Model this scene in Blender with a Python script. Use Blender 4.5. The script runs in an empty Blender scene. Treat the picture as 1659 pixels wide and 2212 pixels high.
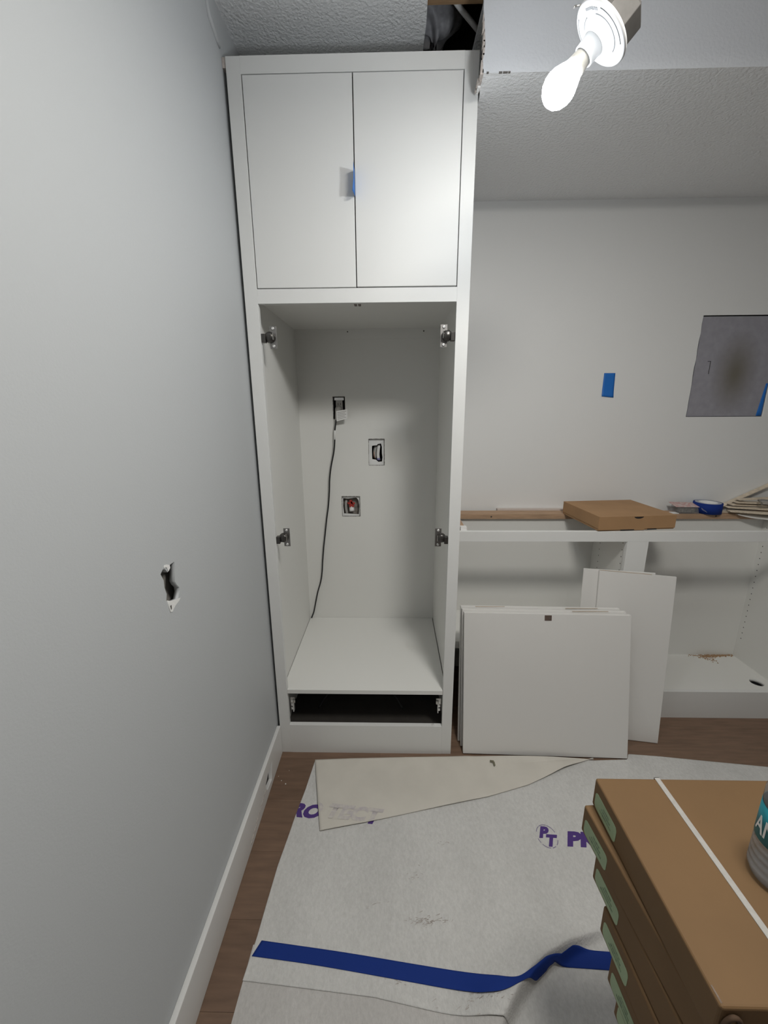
import bpy, bmesh, math, random
from mathutils import Vector, Matrix

# ---------------------------------------------------------------- camera, world, exposure
scene = bpy.context.scene
COL = scene.collection
cam_data = bpy.data.cameras.new('camera')
cam = bpy.data.objects.new('camera', cam_data)
COL.objects.link(cam)
cam_data.sensor_fit = 'HORIZONTAL'
cam_data.sensor_width = 36.0
cam_data.lens = 883.8935 * 36.0 / 1659.0
cam_data.clip_start = 0.02
PITCH, YAW, ROLL = 0.2505, 0.0222, -0.0060
fw = Vector((-math.sin(YAW) * math.cos(PITCH), math.cos(YAW) * math.cos(PITCH), -math.sin(PITCH)))
rt = Vector((math.cos(YAW), math.sin(YAW), 0))
up = rt.cross(fw)
r2 = math.cos(ROLL) * rt + math.sin(ROLL) * up
u2 = -math.sin(ROLL) * rt + math.cos(ROLL) * up
M = Matrix((r2, u2, -fw)).transposed().to_4x4()
M.translation = Vector((0.4471, 0.0, 1.4536))
cam.matrix_world = M
scene.camera = cam

world = bpy.data.worlds.new('world')
scene.world = world
world.use_nodes = True
world.node_tree.nodes['Background'].inputs[0].default_value = (0.75, 0.85, 1.0, 1)
world.node_tree.nodes['Background'].inputs[1].default_value = 0.0

BULB_STRENGTH = 205.0
FILL_LAMP = 57.0  # strength of the added, unseen fill light
scene.view_settings.view_transform = 'Standard'
scene.view_settings.look = 'None'
scene.view_settings.gamma = 1.0
scene.view_settings.use_curve_mapping = False
scene.view_settings.exposure = 0.0

R = random.Random(7)

# ---------------------------------------------------------------- helpers
class MB:
    def __init__(self):
        self.v, self.f, self.s = [], [], []
    def add(self, vs, fs, smooth=False):
        o = len(self.v)
        self.v += [tuple(p) for p in vs]
        for f in fs:
            self.f.append(tuple(i + o for i in f)); self.s.append(smooth)
        return self
    def box(self, x0, x1, y0, y1, z0, z1, M=None):
        vs = [Vector((x, y, z)) for z in (z0, z1) for y in (y0, y1) for x in (x0, x1)]
        if M: vs = [M @ p for p in vs]
        return self.add(vs, [(0, 2, 3, 1), (4, 5, 7, 6), (0, 1, 5, 4), (2, 6, 7, 3), (0, 4, 6, 2), (1, 3, 7, 5)])
    def hexa(self, a, b):
        """solid between two quads (lists of four corners, same winding)"""
        vs = list(a) + list(b)
        return self.add(vs, [(3, 2, 1, 0), (4, 5, 6, 7), (0, 1, 5, 4), (1, 2, 6, 5), (2, 3, 7, 6), (3, 0, 4, 7)])
    def lathe(self, prof, M=None, n=32, cap=True, smooth=True):
        M = M or Matrix()
        vs, fs = [], []
        for (r, z) in prof:
            for k in range(n):
                a = 2 * math.pi * k / n
                vs.append(M @ Vector((r * math.cos(a), r * math.sin(a), z)))
        for i in range(len(prof) - 1):
            for k in range(n):
                k2 = (k + 1) % n
                fs.append((i * n + k, i * n + k2, (i + 1) * n + k2, (i + 1) * n + k))
        self.add(vs, fs, smooth)
        if cap:
            o = len(self.v) - len(vs)
            self.f.append(tuple(o + k for k in range(n))[::-1]); self.s.append(False)
            self.f.append(tuple(o + (len(prof) - 1) * n + k for k in range(n))); self.s.append(False)
        return self
    def tube(self, pts, r, n=10, cap=True):
        pts = [Vector(p) for p in pts]
        vs, fs = [], []
        ref = None
        for i, p in enumerate(pts):
            t = (pts[min(i + 1, len(pts) - 1)] - pts[max(i - 1, 0)]).normalized()
            if ref is None:
                ref = t.orthogonal().normalized()
            ref = (ref - t * ref.dot(t)).normalized()
            b = t.cross(ref)
            rr = r[i] if isinstance(r, (list, tuple)) else r
            for k in range(n):
                a = 2 * math.pi * k / n
                vs.append(p + rr * (math.cos(a) * ref + math.sin(a) * b))
        for i in range(len(pts) - 1):
            for k in range(n):
                k2 = (k + 1) % n
                fs.append((i * n + k, i * n + k2, (i + 1) * n + k2, (i + 1) * n + k))
        self.add(vs, fs, True)
        if cap:
            o = len(self.v) - len(vs)
            self.f.append(tuple(o + k for k in range(n))[::-1]); self.s.append(False)
            self.f.append(tuple(o + (len(pts) - 1) * n + k for k in range(n))); self.s.append(False)
        return self
    def grid(self, fn, nu, nv, smooth=True):
        vs = [fn(i / nu, j / nv) for j in range(nv + 1) for i in range(nu + 1)]
        fs = [(j * (nu + 1) + i, j * (nu + 1) + i + 1, (j + 1) * (nu + 1) + i + 1, (j + 1) * (nu + 1) + i)
              for j in range(nv) for i in range(nu)]
        return self.add(vs, fs, smooth)
    def mesh(self, name):
        me = bpy.data.meshes.new(name)
        me.from_pydata(self.v, [], self.f)
        me.polygons.foreach_set('use_smooth', self.s)
        me.update()
        return me


def attach(o, parent):
    if parent is not None:
        o.parent = parent
        o.matrix_parent_inverse = Matrix.Translation(parent.location).inverted() if parent.parent is None else Matrix()
    return o


def tag(o, label=None, cat=None, group=None, kind=None):
    if label: o['label'] = label
    if cat: o['category'] = cat
    if group: o['group'] = group
    if kind: o['kind'] = kind
    return o


def fix_normals(me):
    bm = bmesh.new(); bm.from_mesh(me)
    bmesh.ops.remove_doubles(bm, verts=bm.verts, dist=1e-6)
    bmesh.ops.recalc_face_normals(bm, faces=bm.faces)
    bm.to_mesh(me); bm.free()


def obj(name, mb, mat, parent=None, bevel=0.0, label=None, fix=True, segs=2):
    me = mb.mesh(name) if isinstance(mb, MB) else mb
    if fix: fix_normals(me)
    for m in (mat if isinstance(mat, (list, tuple)) else [mat]):
        if m.name not in [x.name for x in me.materials if x]: me.materials.append(m)
    o = bpy.data.objects.new(name, me)
    COL.objects.link(o)
    if parent is not None:
        o.parent = parent
        # all meshes are modelled in world metres; parents only carry a translation/rotation
        o.matrix_parent_inverse = parent_world(parent).inverted()
    if bevel:
        b = o.modifiers.new('bevel', 'BEVEL'); b.width = bevel; b.segments = segs; b.limit_method = 'ANGLE'
        b.angle_limit = math.radians(40)
    if label: o['label'] = label
    return o


def parent_world(p):
    m = Matrix.LocRotScale(p.location, p.rotation_euler, p.scale)
    if p.parent is not None:
        m = parent_world(p.parent) @ p.matrix_parent_inverse @ m
    return m


def thing(name, label, cat, loc=(0, 0, 0), group=None, kind=None):
    o = bpy.data.objects.new(name, None)
    COL.objects.link(o)
    o.location = loc
    o.empty_display_size = 0.05
    return tag(o, label, cat, group, kind)


def plate(outer, holes, thick, frame):
    """polygon with polygon holes, extruded by thick; frame(u, v, w) -> world point"""
    cu = bpy.data.curves.new('plate', 'CURVE'); cu.dimensions = '2D'; cu.fill_mode = 'BOTH'; cu.extrude = thick / 2
    for poly in [outer] + list(holes):
        sp = cu.splines.new('POLY'); sp.points.add(len(poly) - 1); sp.use_cyclic_u = True
        for p, q in zip(sp.points, poly): p.co = (q[0], q[1], 0, 1)
    o = bpy.data.objects.new('plate', cu); COL.objects.link(o)
    dg = bpy.context.evaluated_depsgraph_get()
    me = bpy.data.meshes.new_from_object(o.evaluated_get(dg))
    bpy.data.objects.remove(o); bpy.data.curves.remove(cu)
    for v in me.vertices:
        v.co = frame(v.co.x, v.co.y, v.co.z + thick / 2)
    me.materials.clear()
    return me


def lettering(text, size, M, shear=0.0, bold=0.0, depth=0.0004, spacing=1.0, align='LEFT'):
    cu = bpy.data.curves.new('lettering', 'FONT'); cu.body = text; cu.size = size; cu.shear = shear
    cu.offset = bold; cu.extrude = depth / 2; cu.space_character = spacing; cu.align_x = align; cu.resolution_u = 3
    o = bpy.data.objects.new('lettering', cu); COL.objects.link(o)
    dg = bpy.context.evaluated_depsgraph_get()
    me = bpy.data.meshes.new_from_object(o.evaluated_get(dg))
    bpy.data.objects.remove(o); bpy.data.curves.remove(cu)
    me.transform(M); me.materials.clear()
    return me


def fit_text(text, width, height, M, shear, bold, depth=0.0004):
    me = lettering(text, 1.0, Matrix.Identity(4), bold=bold, depth=depth, spacing=1.0)
    x0 = min(v.co.x for v in me.vertices); x1 = max(v.co.x for v in me.vertices)
    y0 = min(v.co.y for v in me.vertices); y1 = max(v.co.y for v in me.vertices)
    for v in me.vertices:
        x = (v.co.x - x0) / (x1 - x0) * width; y = (v.co.y - y0) / (y1 - y0) * height
        v.co = M @ Vector((x + shear * y, y, v.co.z * (1.0 if depth < 0.01 else 1.0)))
    return me


def rect(x0, x1, y0, y1):
    return [(x0, y0), (x1, y0), (x1, y1), (x0, y1)]


# ---------------------------------------------------------------- materials
MATS = {}
def mat(name, col, rough=0.5, noise=0.0, nscale=20.0, bump=0.0, bscale=200.0, metal=0.0, spec=0.5, stretch=(1, 1, 1),
        col2=None, bdetail=2.0, bdist=0.002, coat=0.0):
    m = bpy.data.materials.new(name); m.use_nodes = True
    nt = m.node_tree; b = nt.nodes['Principled BSDF']
    b.inputs['Base Color'].default_value = (*col, 1)
    b.inputs['Roughness'].default_value = rough
    b.inputs['Metallic'].default_value = metal
    b.inputs['Specular IOR Level'].default_value = spec
    if coat: b.inputs['Coat Weight'].default_value = coat
    if noise or bump:
        tc = nt.nodes.new('ShaderNodeTexCoord')
        mp = nt.nodes.new('ShaderNodeMapping'); mp.inputs['Scale'].default_value = stretch
        nt.links.new(tc.outputs['Object'], mp.inputs['Vector'])
    if noise:
        n = nt.nodes.new('ShaderNodeTexNoise'); n.inputs['Scale'].default_value = nscale
        n.inputs['Detail'].default_value = 6.0
        nt.links.new(mp.outputs[0], n.inputs['Vector'])
        cr = nt.nodes.new('ShaderNodeValToRGB')
        c2 = col2 or tuple(max(0, c * (1 - noise)) for c in col)
        cr.color_ramp.elements[0].position = 0.3; cr.color_ramp.elements[1].position = 0.7
        cr.color_ramp.elements[0].color = (*c2, 1); cr.color_ramp.elements[1].color = (*col, 1)
        nt.links.new(n.outputs['Fac'], cr.inputs['Fac'])
        nt.links.new(cr.outputs['Color'], b.inputs['Base Color'])
    if bump:
        n2 = nt.nodes.new('ShaderNodeTexNoise'); n2.inputs['Scale'].default_value = bscale
        n2.inputs['Detail'].default_value = bdetail
        nt.links.new(mp.outputs[0], n2.inputs['Vector'])
        bp = nt.nodes.new('ShaderNodeBump'); bp.inputs['Strength'].default_value = bump
        bp.inputs['Distance'].default_value = bdist
        nt.links.new(n2.outputs['Fac'], bp.inputs['Height'])
        nt.links.new(bp.outputs['Normal'], b.inputs['Normal'])
    MATS[name] = m
    return m

def fleece(name, col):
    m = mat(name, col, 0.95, noise=0.10, nscale=6, bump=1.0, bscale=240, bdist=0.002, bdetail=8, spec=0.08, stretch=(1, 0.6, 1))
    nt = m.node_tree; b = nt.nodes['Principled BSDF']
    src = b.inputs['Base Color'].links[0].from_socket
    tc = [n for n in nt.nodes if n.type == 'MAPPING'][0]
    n = nt.nodes.new('ShaderNodeTexNoise'); n.inputs['Scale'].default_value = 130; n.inputs['Detail'].default_value = 10; n.inputs['Roughness'].default_value = 0.7
    nt.links.new(tc.outputs[0], n.inputs['Vector'])
    mr = nt.nodes.new('ShaderNodeMapRange'); mr.inputs[1].default_value = 0.3; mr.inputs[2].default_value = 0.7; mr.inputs[3].default_value = 0.88; mr.inputs[4].default_value = 1.08
    nt.links.new(n.outputs['Fac'], mr.inputs[0])
    mx = nt.nodes.new('ShaderNodeMix'); mx.data_type = 'RGBA'; mx.blend_type = 'MULTIPLY'; mx.inputs[0].default_value = 1.0
    nt.links.new(src, mx.inputs[6]); nt.links.new(mr.outputs[0], mx.inputs[7]); nt.links.new(mx.outputs[2], b.inputs['Base Color'])
    return m

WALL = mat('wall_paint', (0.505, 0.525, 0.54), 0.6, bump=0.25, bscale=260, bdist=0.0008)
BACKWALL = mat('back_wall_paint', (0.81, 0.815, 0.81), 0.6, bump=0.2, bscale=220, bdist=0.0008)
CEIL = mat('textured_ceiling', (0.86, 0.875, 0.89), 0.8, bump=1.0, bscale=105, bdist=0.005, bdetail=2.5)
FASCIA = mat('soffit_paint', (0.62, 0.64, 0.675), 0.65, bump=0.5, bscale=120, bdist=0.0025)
CAB = mat('cabinet_paint', (0.75, 0.755, 0.745), 0.5, spec=0.3, bump=0.06, bscale=500, bdist=0.0003)
CABIN = mat('cabinet_melamine', (0.77, 0.77, 0.745), 0.45)
PANEL = mat('panel_paint', (0.74, 0.73, 0.71), 0.35, bump=0.05, bscale=500, bdist=0.0003)
RAWEDGE = mat('raw_panel_edge', (0.62, 0.50, 0.38), 0.7, noise=0.2, nscale=60)
TRIMP = mat('trim_paint', (0.74, 0.74, 0.73), 0.35)
CAVITY = mat('cavity_dark', (0.16, 0.15, 0.14), 0.9, noise=0.3, nscale=12)
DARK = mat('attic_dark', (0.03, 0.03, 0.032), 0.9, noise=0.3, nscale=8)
GYPSUM = mat('gypsum_core', (0.62, 0.56, 0.52), 0.9, noise=0.35, nscale=90, bump=0.8, bscale=120)
PAPER = mat('torn_paper', (0.82, 0.82, 0.81), 0.8, bump=0.5, bscale=150)
PINE = mat('pine_strip', (0.50, 0.33, 0.21), 0.65, noise=0.28, nscale=14, stretch=(1, 8, 8), bump=0.15, bscale=60)
PINE_Y = mat('joist_wood', (0.42, 0.27, 0.15), 0.7, noise=0.3, nscale=16, stretch=(1, 8, 8))
SHIM = mat('shim_wood', (0.78, 0.67, 0.53), 0.7, noise=0.25, nscale=20, stretch=(8, 2, 8), bump=0.2, bscale=120)
CARD = mat('cardboard', (0.180, 0.102, 0.042), 0.75, noise=0.12, nscale=7, bump=0.08, bscale=180, stretch=(1, 1, 1))
CARD_B = mat('pizza_cardboard', (0.40, 0.235, 0.115), 0.8, noise=0.12, nscale=10, bump=0.1, bscale=150)
CARD_DARK = mat('corrugation', (0.085, 0.048, 0.026), 0.85, noise=0.3, nscale=60)
GREEN = mat('label_green', (0.36, 0.47, 0.28), 0.55, noise=0.1, nscale=30)
PRINT = mat('label_print', (0.10, 0.14, 0.10), 0.7, noise=0.6, nscale=260, col2=(0.30, 0.40, 0.24))
STRAP = mat('strap_white', (0.46, 0.445, 0.42), 0.45, noise=0.15, nscale=120)
CLOTH = fleece('fleece_white', (0.66, 0.655, 0.64))
CLOTH_B = fleece('fleece_grey', (0.58, 0.565, 0.55))
FLAP = mat('fleece_underside', (0.66, 0.63, 0.57), 0.9, noise=0.08, nscale=9, bump=0.3, bscale=260, bdist=0.001, spec=0.1)
PURPLE = mat('purple_ink', (0.075, 0.035, 0.20), 0.8)
PURPLE_F = mat('purple_ink_seen_through', (0.50, 0.46, 0.48), 0.9, noise=0.25, nscale=60, col2=(0.64, 0.61, 0.56), spec=0.1)
STAIN = mat('dirt_smudge', (0.33, 0.29, 0.26), 0.95, noise=0.5, nscale=60, col2=(0.52, 0.50, 0.48), spec=0.1)
BLUE = mat('painters_tape', (0.009, 0.034, 0.215), 0.75, spec=0.2, bump=0.25, bscale=400, bdist=0.0005)
BLUE_L = mat('painters_tape_face', (0.010, 0.155, 0.56), 0.55, bump=0.25, bscale=400, bdist=0.0005)
CHROME = mat('nickel', (0.55, 0.54, 0.52), 0.22, metal=1.0)
NICKD = mat('dull_nickel', (0.30, 0.29, 0.28), 0.35, metal=0.9)
HINGE_D = mat('hinge_dark', (0.10, 0.095, 0.09), 0.3, metal=0.8)
WHITEP = mat('white_plastic', (0.80, 0.80, 0.79), 0.4)
SCREW = mat('screw_head', (0.78, 0.78, 0.77), 0.3, metal=0.5)
BLACKC = mat('black_cord', (0.012, 0.012, 0.013), 0.4)
BROWNM = mat('catch_brown', (0.12, 0.085, 0.07), 0.5)
GREYD = mat('outlet_grey', (0.38, 0.37, 0.35), 0.4)
BOXD = mat('electrical_box_dark', (0.022, 0.020, 0.020), 0.7)
REDV = mat('valve_red', (0.40, 0.035, 0.025), 0.4)
COPPER = mat('bare_copper', (0.45, 0.16, 0.07), 0.4, metal=0.6)
STEEL = mat('junction_steel', (0.11, 0.105, 0.10), 0.6, metal=0.3, noise=0.2, nscale=80)
PORC = mat('lampholder_plastic', (0.66, 0.67, 0.68), 0.35)
BULBBASE = mat('bulb_collar', (0.50, 0.49, 0.46), 0.5, noise=0.25, nscale=90)
GREYLINE = mat('embossed_line', (0.16, 0.165, 0.17), 0.6)
BAG = mat('insulation_bag', (0.44, 0.44, 0.47), 0.45, noise=0.45, nscale=26, bump=0.6, bscale=30, bdist=0.01)
PATCH = mat('patch_board', (0.34, 0.335, 0.375), 0.85, noise=0.12, nscale=40)
SAWD = mat('sawdust', (0.42, 0.27, 0.15), 0.9)
CRUMB = mat('plaster_crumb', (0.75, 0.73, 0.70), 0.9)
TEAL = mat('bottle_label_teal', (0.006, 0.20, 0.25), 0.45, noise=0.3, nscale=50)
REDC = mat('card_red', (0.50, 0.22, 0.21), 0.6, noise=0.5, nscale=90, col2=(0.62, 0.58, 0.56))
NAILS = mat('dark_fasteners', (0.08, 0.075, 0.06), 0.5, noise=0.5, nscale=120, col2=(0.25, 0.23, 0.20))
GREENB = mat('green_print', (0.01, 0.12, 0.05), 0.5)
CUTSHADE = mat('cut_edge_shade', (0.17, 0.155, 0.14), 0.9, noise=0.4, nscale=120)
PEGM = mat('peg_hole_shadow', (0.07, 0.065, 0.06), 0.9)


def clear_mat(name, col, rough, ior, alpha_mix):
    m = bpy.data.materials.new(name); m.use_nodes = True
    nt = m.node_tree; nt.nodes.clear()
    out = nt.nodes.new('ShaderNodeOutputMaterial')
    mix = nt.nodes.new('ShaderNodeMixShader'); mix.inputs[0].default_value = alpha_mix
    tr = nt.nodes.new('ShaderNodeBsdfTransparent'); tr.inputs[0].default_value = (*col, 1)
    gl = nt.nodes.new('ShaderNodeBsdfPrincipled')
    gl.inputs['Base Color'].default_value = (*[c * 0.8 for c in col], 1)
    gl.inputs['Roughness'].default_value = rough; gl.inputs['IOR'].default_value = ior
    nt.links.new(tr.outputs[0], mix.inputs[1]); nt.links.new(gl.outputs[0], mix.inputs[2])
    nt.links.new(mix.outputs[0], out.inputs[0])
    return m
PET = clear_mat('clear_bottle', (0.74, 0.75, 0.76), 0.08, 1.45, 0.28)
CLEARP = clear_mat('clear_clamshell', (0.90, 0.90, 0.91), 0.12, 1.45, 0.16)


def emission_bulb(name, strength, tip):
    """LED globe: brightest towards its tip, weaker towards its collar"""
    m = bpy.data.materials.new(name); m.use_nodes = True
    nt = m.node_tree; nt.nodes.clear()
    out = nt.nodes.new('ShaderNodeOutputMaterial'); em = nt.nodes.new('ShaderNodeEmission')
    geo = nt.nodes.new('ShaderNodeNewGeometry')
    dot = nt.nodes.new('ShaderNodeVectorMath'); dot.operation = 'DOT_PRODUCT'
    dot.inputs[1].default_value = tip
    nt.links.new(geo.outputs['Normal'], dot.inputs[0])
    mr = nt.nodes.new('ShaderNodeMapRange'); mr.inputs['From Min'].default_value = -0.30; mr.inputs['From Max'].default_value = 1.0
    mr.inputs['To Min'].default_value = 0.32 * strength; mr.inputs['To Max'].default_value = strength
    nt.links.new(dot.outputs['Value'], mr.inputs['Value'])
    em.inputs[0].default_value = (0.93, 0.97, 1.0, 1)
    nt.links.new(mr.outputs[0], em.inputs[1]); nt.links.new(em.outputs[0], out.inputs[0])
    return m


# floor boards: brown engineered oak, a little different from board to board
def board_mat(k):
    c = [(0.205, 0.127, 0.084), (0.183, 0.112, 0.073), (0.230, 0.145, 0.097)][k]
    return mat('oak_board_%s' % 'abc'[k], c, 0.5, noise=0.28, nscale=7, stretch=(1.2, 9, 1), bump=0.1, bscale=70)
BOARDS = [board_mat(k) for k in range(3)]

# ---------------------------------------------------------------- setting
XL, XR, YB, YF, ZC = -0.048, 3.2, 2.08, -1.9, 2.553
ZS, YS = 2.324, 1.365            # soffit underside, soffit face

floor = obj('floor', MB().box(XL - 0.1, XR, YF, YB + 0.1, -0.05, -0.006), BOARDS[1])
tag(floor, 'brown wood plank floor, mostly covered by the white fleece sheet', 'floor', kind='structure')
bw = 0.19
yy = 1.428 - 3 * 1.0 * bw * 7 + 0.0
row = 0
board_cache = {}
y = 1.428 + 3 * bw
while y > YF + 0.05:
    off = (row * 0.73) % 1.9
    x = XL - off
    while x < XR:
        x0, x1 = max(x, XL), min(x + 1.9, XR)
        y0, y1 = max(y - bw, YF), min(y, YB)
        if x1 - x0 > 0.02 and y1 > y0:
            mb = MB().box(x0 + 0.0003, x1 - 0.0003, y0 + 0.0003, y1 - 0.0003, -0.006, 0.0)
            obj('floor_board', mb, BOARDS[R.randrange(3)], floor, fix=False)
        x += 1.9
    y -= bw
    row += 1

lh = [(0.8601, 1.1178), (0.837, 1.1173), (0.8394, 1.11), (0.8283, 1.105), (0.8214, 1.1154), (0.8129, 1.1185),
      (0.8019, 1.1115), (0.8099, 1.0941), (0.809, 1.0773), (0.8134, 1.0602), (0.8085, 1.0466), (0.8367, 1.0325),
      (0.8548, 1.0277), (0.8663, 1.0424), (0.8658, 1.0527), (0.8565, 1.0636), (0.8518, 1.074), (0.8588, 1.0956), (0.8605, 1.1111)]
lh = [(a, b) for a, b in lh]
me = plate(rect(YF, YB + 0.1, 0, 2.62), [lh], 0.0127, lambda a, b, w: Vector((XL - w, a, b)))
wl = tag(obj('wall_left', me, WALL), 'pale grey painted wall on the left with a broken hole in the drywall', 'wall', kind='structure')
mb = MB().box(XL - 0.13, XL - 0.10, 0.6, 1.05, 0.85, 1.3)
obj('wall_cavity', mb, CAVITY, wl, label='dark space behind the broken drywall')
obj('stud', MB().box(XL - 0.10, XL - 0.030, 0.79, 0.90, 0.85, 1.3), mat('stud_grey', (0.30, 0.285, 0.265), 0.9, noise=0.2, nscale=30), wl, label='grey surface just behind the hole')
# torn paper round the hole
me = plate([(0.8105, 1.0464), (0.8200, 1.0400), (0.8371, 1.0345), (0.8480, 1.0310), (0.8634, 1.0275), (0.8560, 1.0230), (0.8387, 1.0200), (0.8300, 1.0160),
            (0.8248, 1.0120), (0.8164, 1.0150), (0.8138, 1.027)], [], 0.0012, lambda a, b, w: Vector((XL + w, a, b)))
obj('torn_paper', me, PAPER, wl, label='torn white paper face below the hole')
me = plate([(0.8150, 1.1200), (0.8260, 1.1180), (0.8300, 1.1060), (0.8390, 1.1110), (0.8385, 1.1180), (0.8290, 1.1230), (0.8200, 1.1250)], [], 0.0012,
           lambda a, b, w: Vector((XL + w, a, b)))
obj('torn_paper', me, PAPER, wl)
me = plate([(0.8170, 1.0300), (0.8230, 1.0290), (0.8225, 1.0210), (0.8190, 1.0190)], [], 0.0006, lambda a, b, w: Vector((XL + w + 0.001, a, b)))
obj('torn_gap', me, CAVITY, wl)
# plaster ridge left where the soffit once met the wall
mb = MB()
pts = [(XL, 1.366, 2.552), (XL + 0.001, 1.368, 2.52), (XL + 0.001, 1.384, 2.475), (XL + 0.001, 1.43, 2.457), (XL + 0.001, 1.452, 2.452)]
mb.tube(pts, [0.003, 0.006, 0.007, 0.006, 0.003], 8)
obj('plaster_ridge', mb, WALL, wl, label='rough plaster line where the old soffit met the wall')

# back wall, with cut-outs behind the tall cabinet and the cut-out round the drywall patch
H1 = rect(0.1535, 0.2130, 1.399, 1.5050)
h2 = [(0.3418, 1.2655), (0.352, 1.2675), (0.3678, 1.2684), (0.3709, 1.2745), (0.3878, 1.2774), (0.3922, 1.2592), (0.392, 1.2288), (0.3949, 1.2073), (0.3917, 1.1857),
      (0.3732, 1.1842), (0.3609, 1.1951), (0.3424, 1.1982), (0.3413, 1.232)]
h3 = [(0.190, 0.912), (0.268, 0.908), (0.272, 0.952), (0.268, 0.985), (0.258, 0.999), (0.215, 0.994), (0.188, 0.996), (0.186, 0.955)]
PX0, PX1, PZ0, PZ1 = 1.879, 2.2415, 1.4015, 1.8535
rag = random.Random(3)
hp = []
for t in range(0, 13): hp.append((PX0 - 0.0015 + rag.uniform(-.002, .002), PZ0 - 0.002 + (PZ1 + 0.004 - PZ0) * t / 12))
hp += [(PX1 + 0.003, PZ1 + 0.003), (PX1 + 0.003, PZ0 - 0.002)]
me = plate(rect(XL - 0.02, XR, 0, 2.62), [H1, h2, h3, hp], 0.0127, lambda a, b, w: Vector((a, YB + w, b)))
wb = tag(obj('wall_back', me, BACKWALL), 'pale grey back wall above the low cabinet run, with a patched cut-out', 'wall', kind='structure')
for (x0, x1, z0, z1, d) in ((0.05, 0.55, 0.8, 1.7, 0.08), (1.8, 2.32, 1.3, 1.95, 0.06)):
    mb = MB().box(x0, x1, YB + d - 0.01, YB + d, z0, z1).box(x0, x0 + .005, YB + 0.013, YB + d, z0, z1).box(x1 - .005, x1, YB + 0.013, YB + d, z0, z1)
    mb.box(x0, x1, YB + 0.013, YB + d, z0, z0 + .005).box(x0, x1, YB + 0.013, YB + d, z1 - .005, z1)
    obj('wall_cavity', mb, DARK, wb, label='dark stud space behind the cut-out')
# patch
mb = MB().box(PX0 + 0.0030, PX1 - 0.002, YB + 0.0035, YB + 0.0135, PZ0 + 0.0005, PZ1 - 0.003)
pm = PATCH
nt = pm.node_tree
bs = nt.nodes['Principled BSDF']
old = bs.inputs['Base Color'].links[0].from_socket
tc = nt.nodes.new('ShaderNodeTexCoord'); mp = nt.nodes.new('ShaderNodeMapping')
mp.inputs['Location'].default_value = (-(2.075) / 0.115, 0, -1.600 / 0.205); mp.inputs['Scale'].default_value = (1 / 0.115, 0, 1 / 0.205)
gr = nt.nodes.new('ShaderNodeTexGradient'); gr.gradient_type = 'SPHERICAL'
mx = nt.nodes.new('ShaderNodeMix'); mx.data_type = 'RGBA'
mm = nt.nodes.new('ShaderNodeMath'); mm.operation = 'MULTIPLY'; mm.inputs[1].default_value = 1.1; mm.use_clamp = True
nt.links.new(tc.outputs['Object'], mp.inputs[0]); nt.links.new(mp.outputs[0], gr.inputs[0]); nt.links.new(gr.outputs['Fac'], mm.inputs[0])
nt.links.new(mm.outputs[0], mx.inputs['Factor']); nt.links.new(old, mx.inputs[6]); mx.inputs[7].default_value = (0.17, 0.155, 0.13, 1)
nt.links.new(mx.outputs[2], bs.inputs['Base Color'])
pt = obj('drywall_patch', mb, pm, wb, label='unpainted grey drywall patch with a brown smudge, set in the wall')
mb = MB().box(1.937, 1.952, YB + 0.0030, YB + 0.0036, 1.6545, 1.6565).box(1.9495, 1.952, YB + 0.0030, YB + 0.0036, 1.598, 1.6565)
obj('knife_cut', mb, BOXD, pt)
def bt(u, v):
    z = PZ0 + 0.002 + 0.15 * v
    w = 0.026 * (1 - 0.65 * v)
    x = PX1 - 0.003 - w + w * u
    return Vector((x, YB + 0.0025 - 0.002 * math.sin(math.pi * u), z))
mb = MB().grid(bt, 6, 8)
o = obj('blue_edge_tape', mb, BLUE_L, wb, fix=False)
sol = o.modifiers.new('solid', 'SOLIDIFY'); sol.thickness = 0.0006

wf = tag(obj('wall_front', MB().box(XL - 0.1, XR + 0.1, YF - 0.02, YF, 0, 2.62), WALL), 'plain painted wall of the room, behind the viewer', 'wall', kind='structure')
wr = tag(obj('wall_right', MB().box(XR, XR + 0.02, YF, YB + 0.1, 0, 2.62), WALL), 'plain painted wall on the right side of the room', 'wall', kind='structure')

# ceiling with the open hole above the cabinet
hole = [(0.5465, 1.25), (0.700, 1.25), (0.705, 1.40), (0.702, 1.80), (0.544, 1.80), (0.5425, 1.74), (0.5450, 1.66), (0.5440, 1.60), (0.5470, 1.54), (0.5450, 1.46), (0.5475, 1.36)]
me = plate(rect(XL - 0.02, XR, YF, YB + 0.1), [hole], 0.0127, lambda a, b, w: Vector((a, b, ZC + w)))
ceil = tag(obj('ceiling', me, CEIL), 'white textured ceiling with a boxed soffit and an open hole over the tall cabinet', 'ceiling', kind='structure')
# soffit: face board with ragged cut edge, and underside
edge = [(0.6890, ZS), (0.6905, 2.34), (0.6885, 2.352), (0.6925, 2.366), (0.6935, 2.385), (0.6925, 2.40), (0.6900, 2.42), (0.6880, 2.44),
        (0.6855, 2.46), (0.6850, 2.48), (0.6860, 2.52), (0.6850, ZC)]
poly = [(XR, ZS), (XR, ZC)] + edge[::-1]
me = plate(poly, [], 0.0127, lambda a, b, w: Vector((a, YS + w, b)))
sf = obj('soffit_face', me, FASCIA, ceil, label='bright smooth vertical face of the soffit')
edge2 = [(0.6895, YS + 0.0005), (0.6880, 1.378), (0.6905, 1.388), (0.6890, 1.400), (0.6912, 1.412), (0.6925, 1.425), (0.6990, 1.445), (0.7000, 1.47), (0.7000, YB)]
me = plate([(XR, YS + 0.0005), (XR, YB)] + edge2[::-1], [], 0.0127, lambda a, b, w: Vector((a, b, ZS - 0.0003 + w)))
obj('soffit_underside', me, CEIL, ceil, label='textured underside of the soffit')
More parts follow.
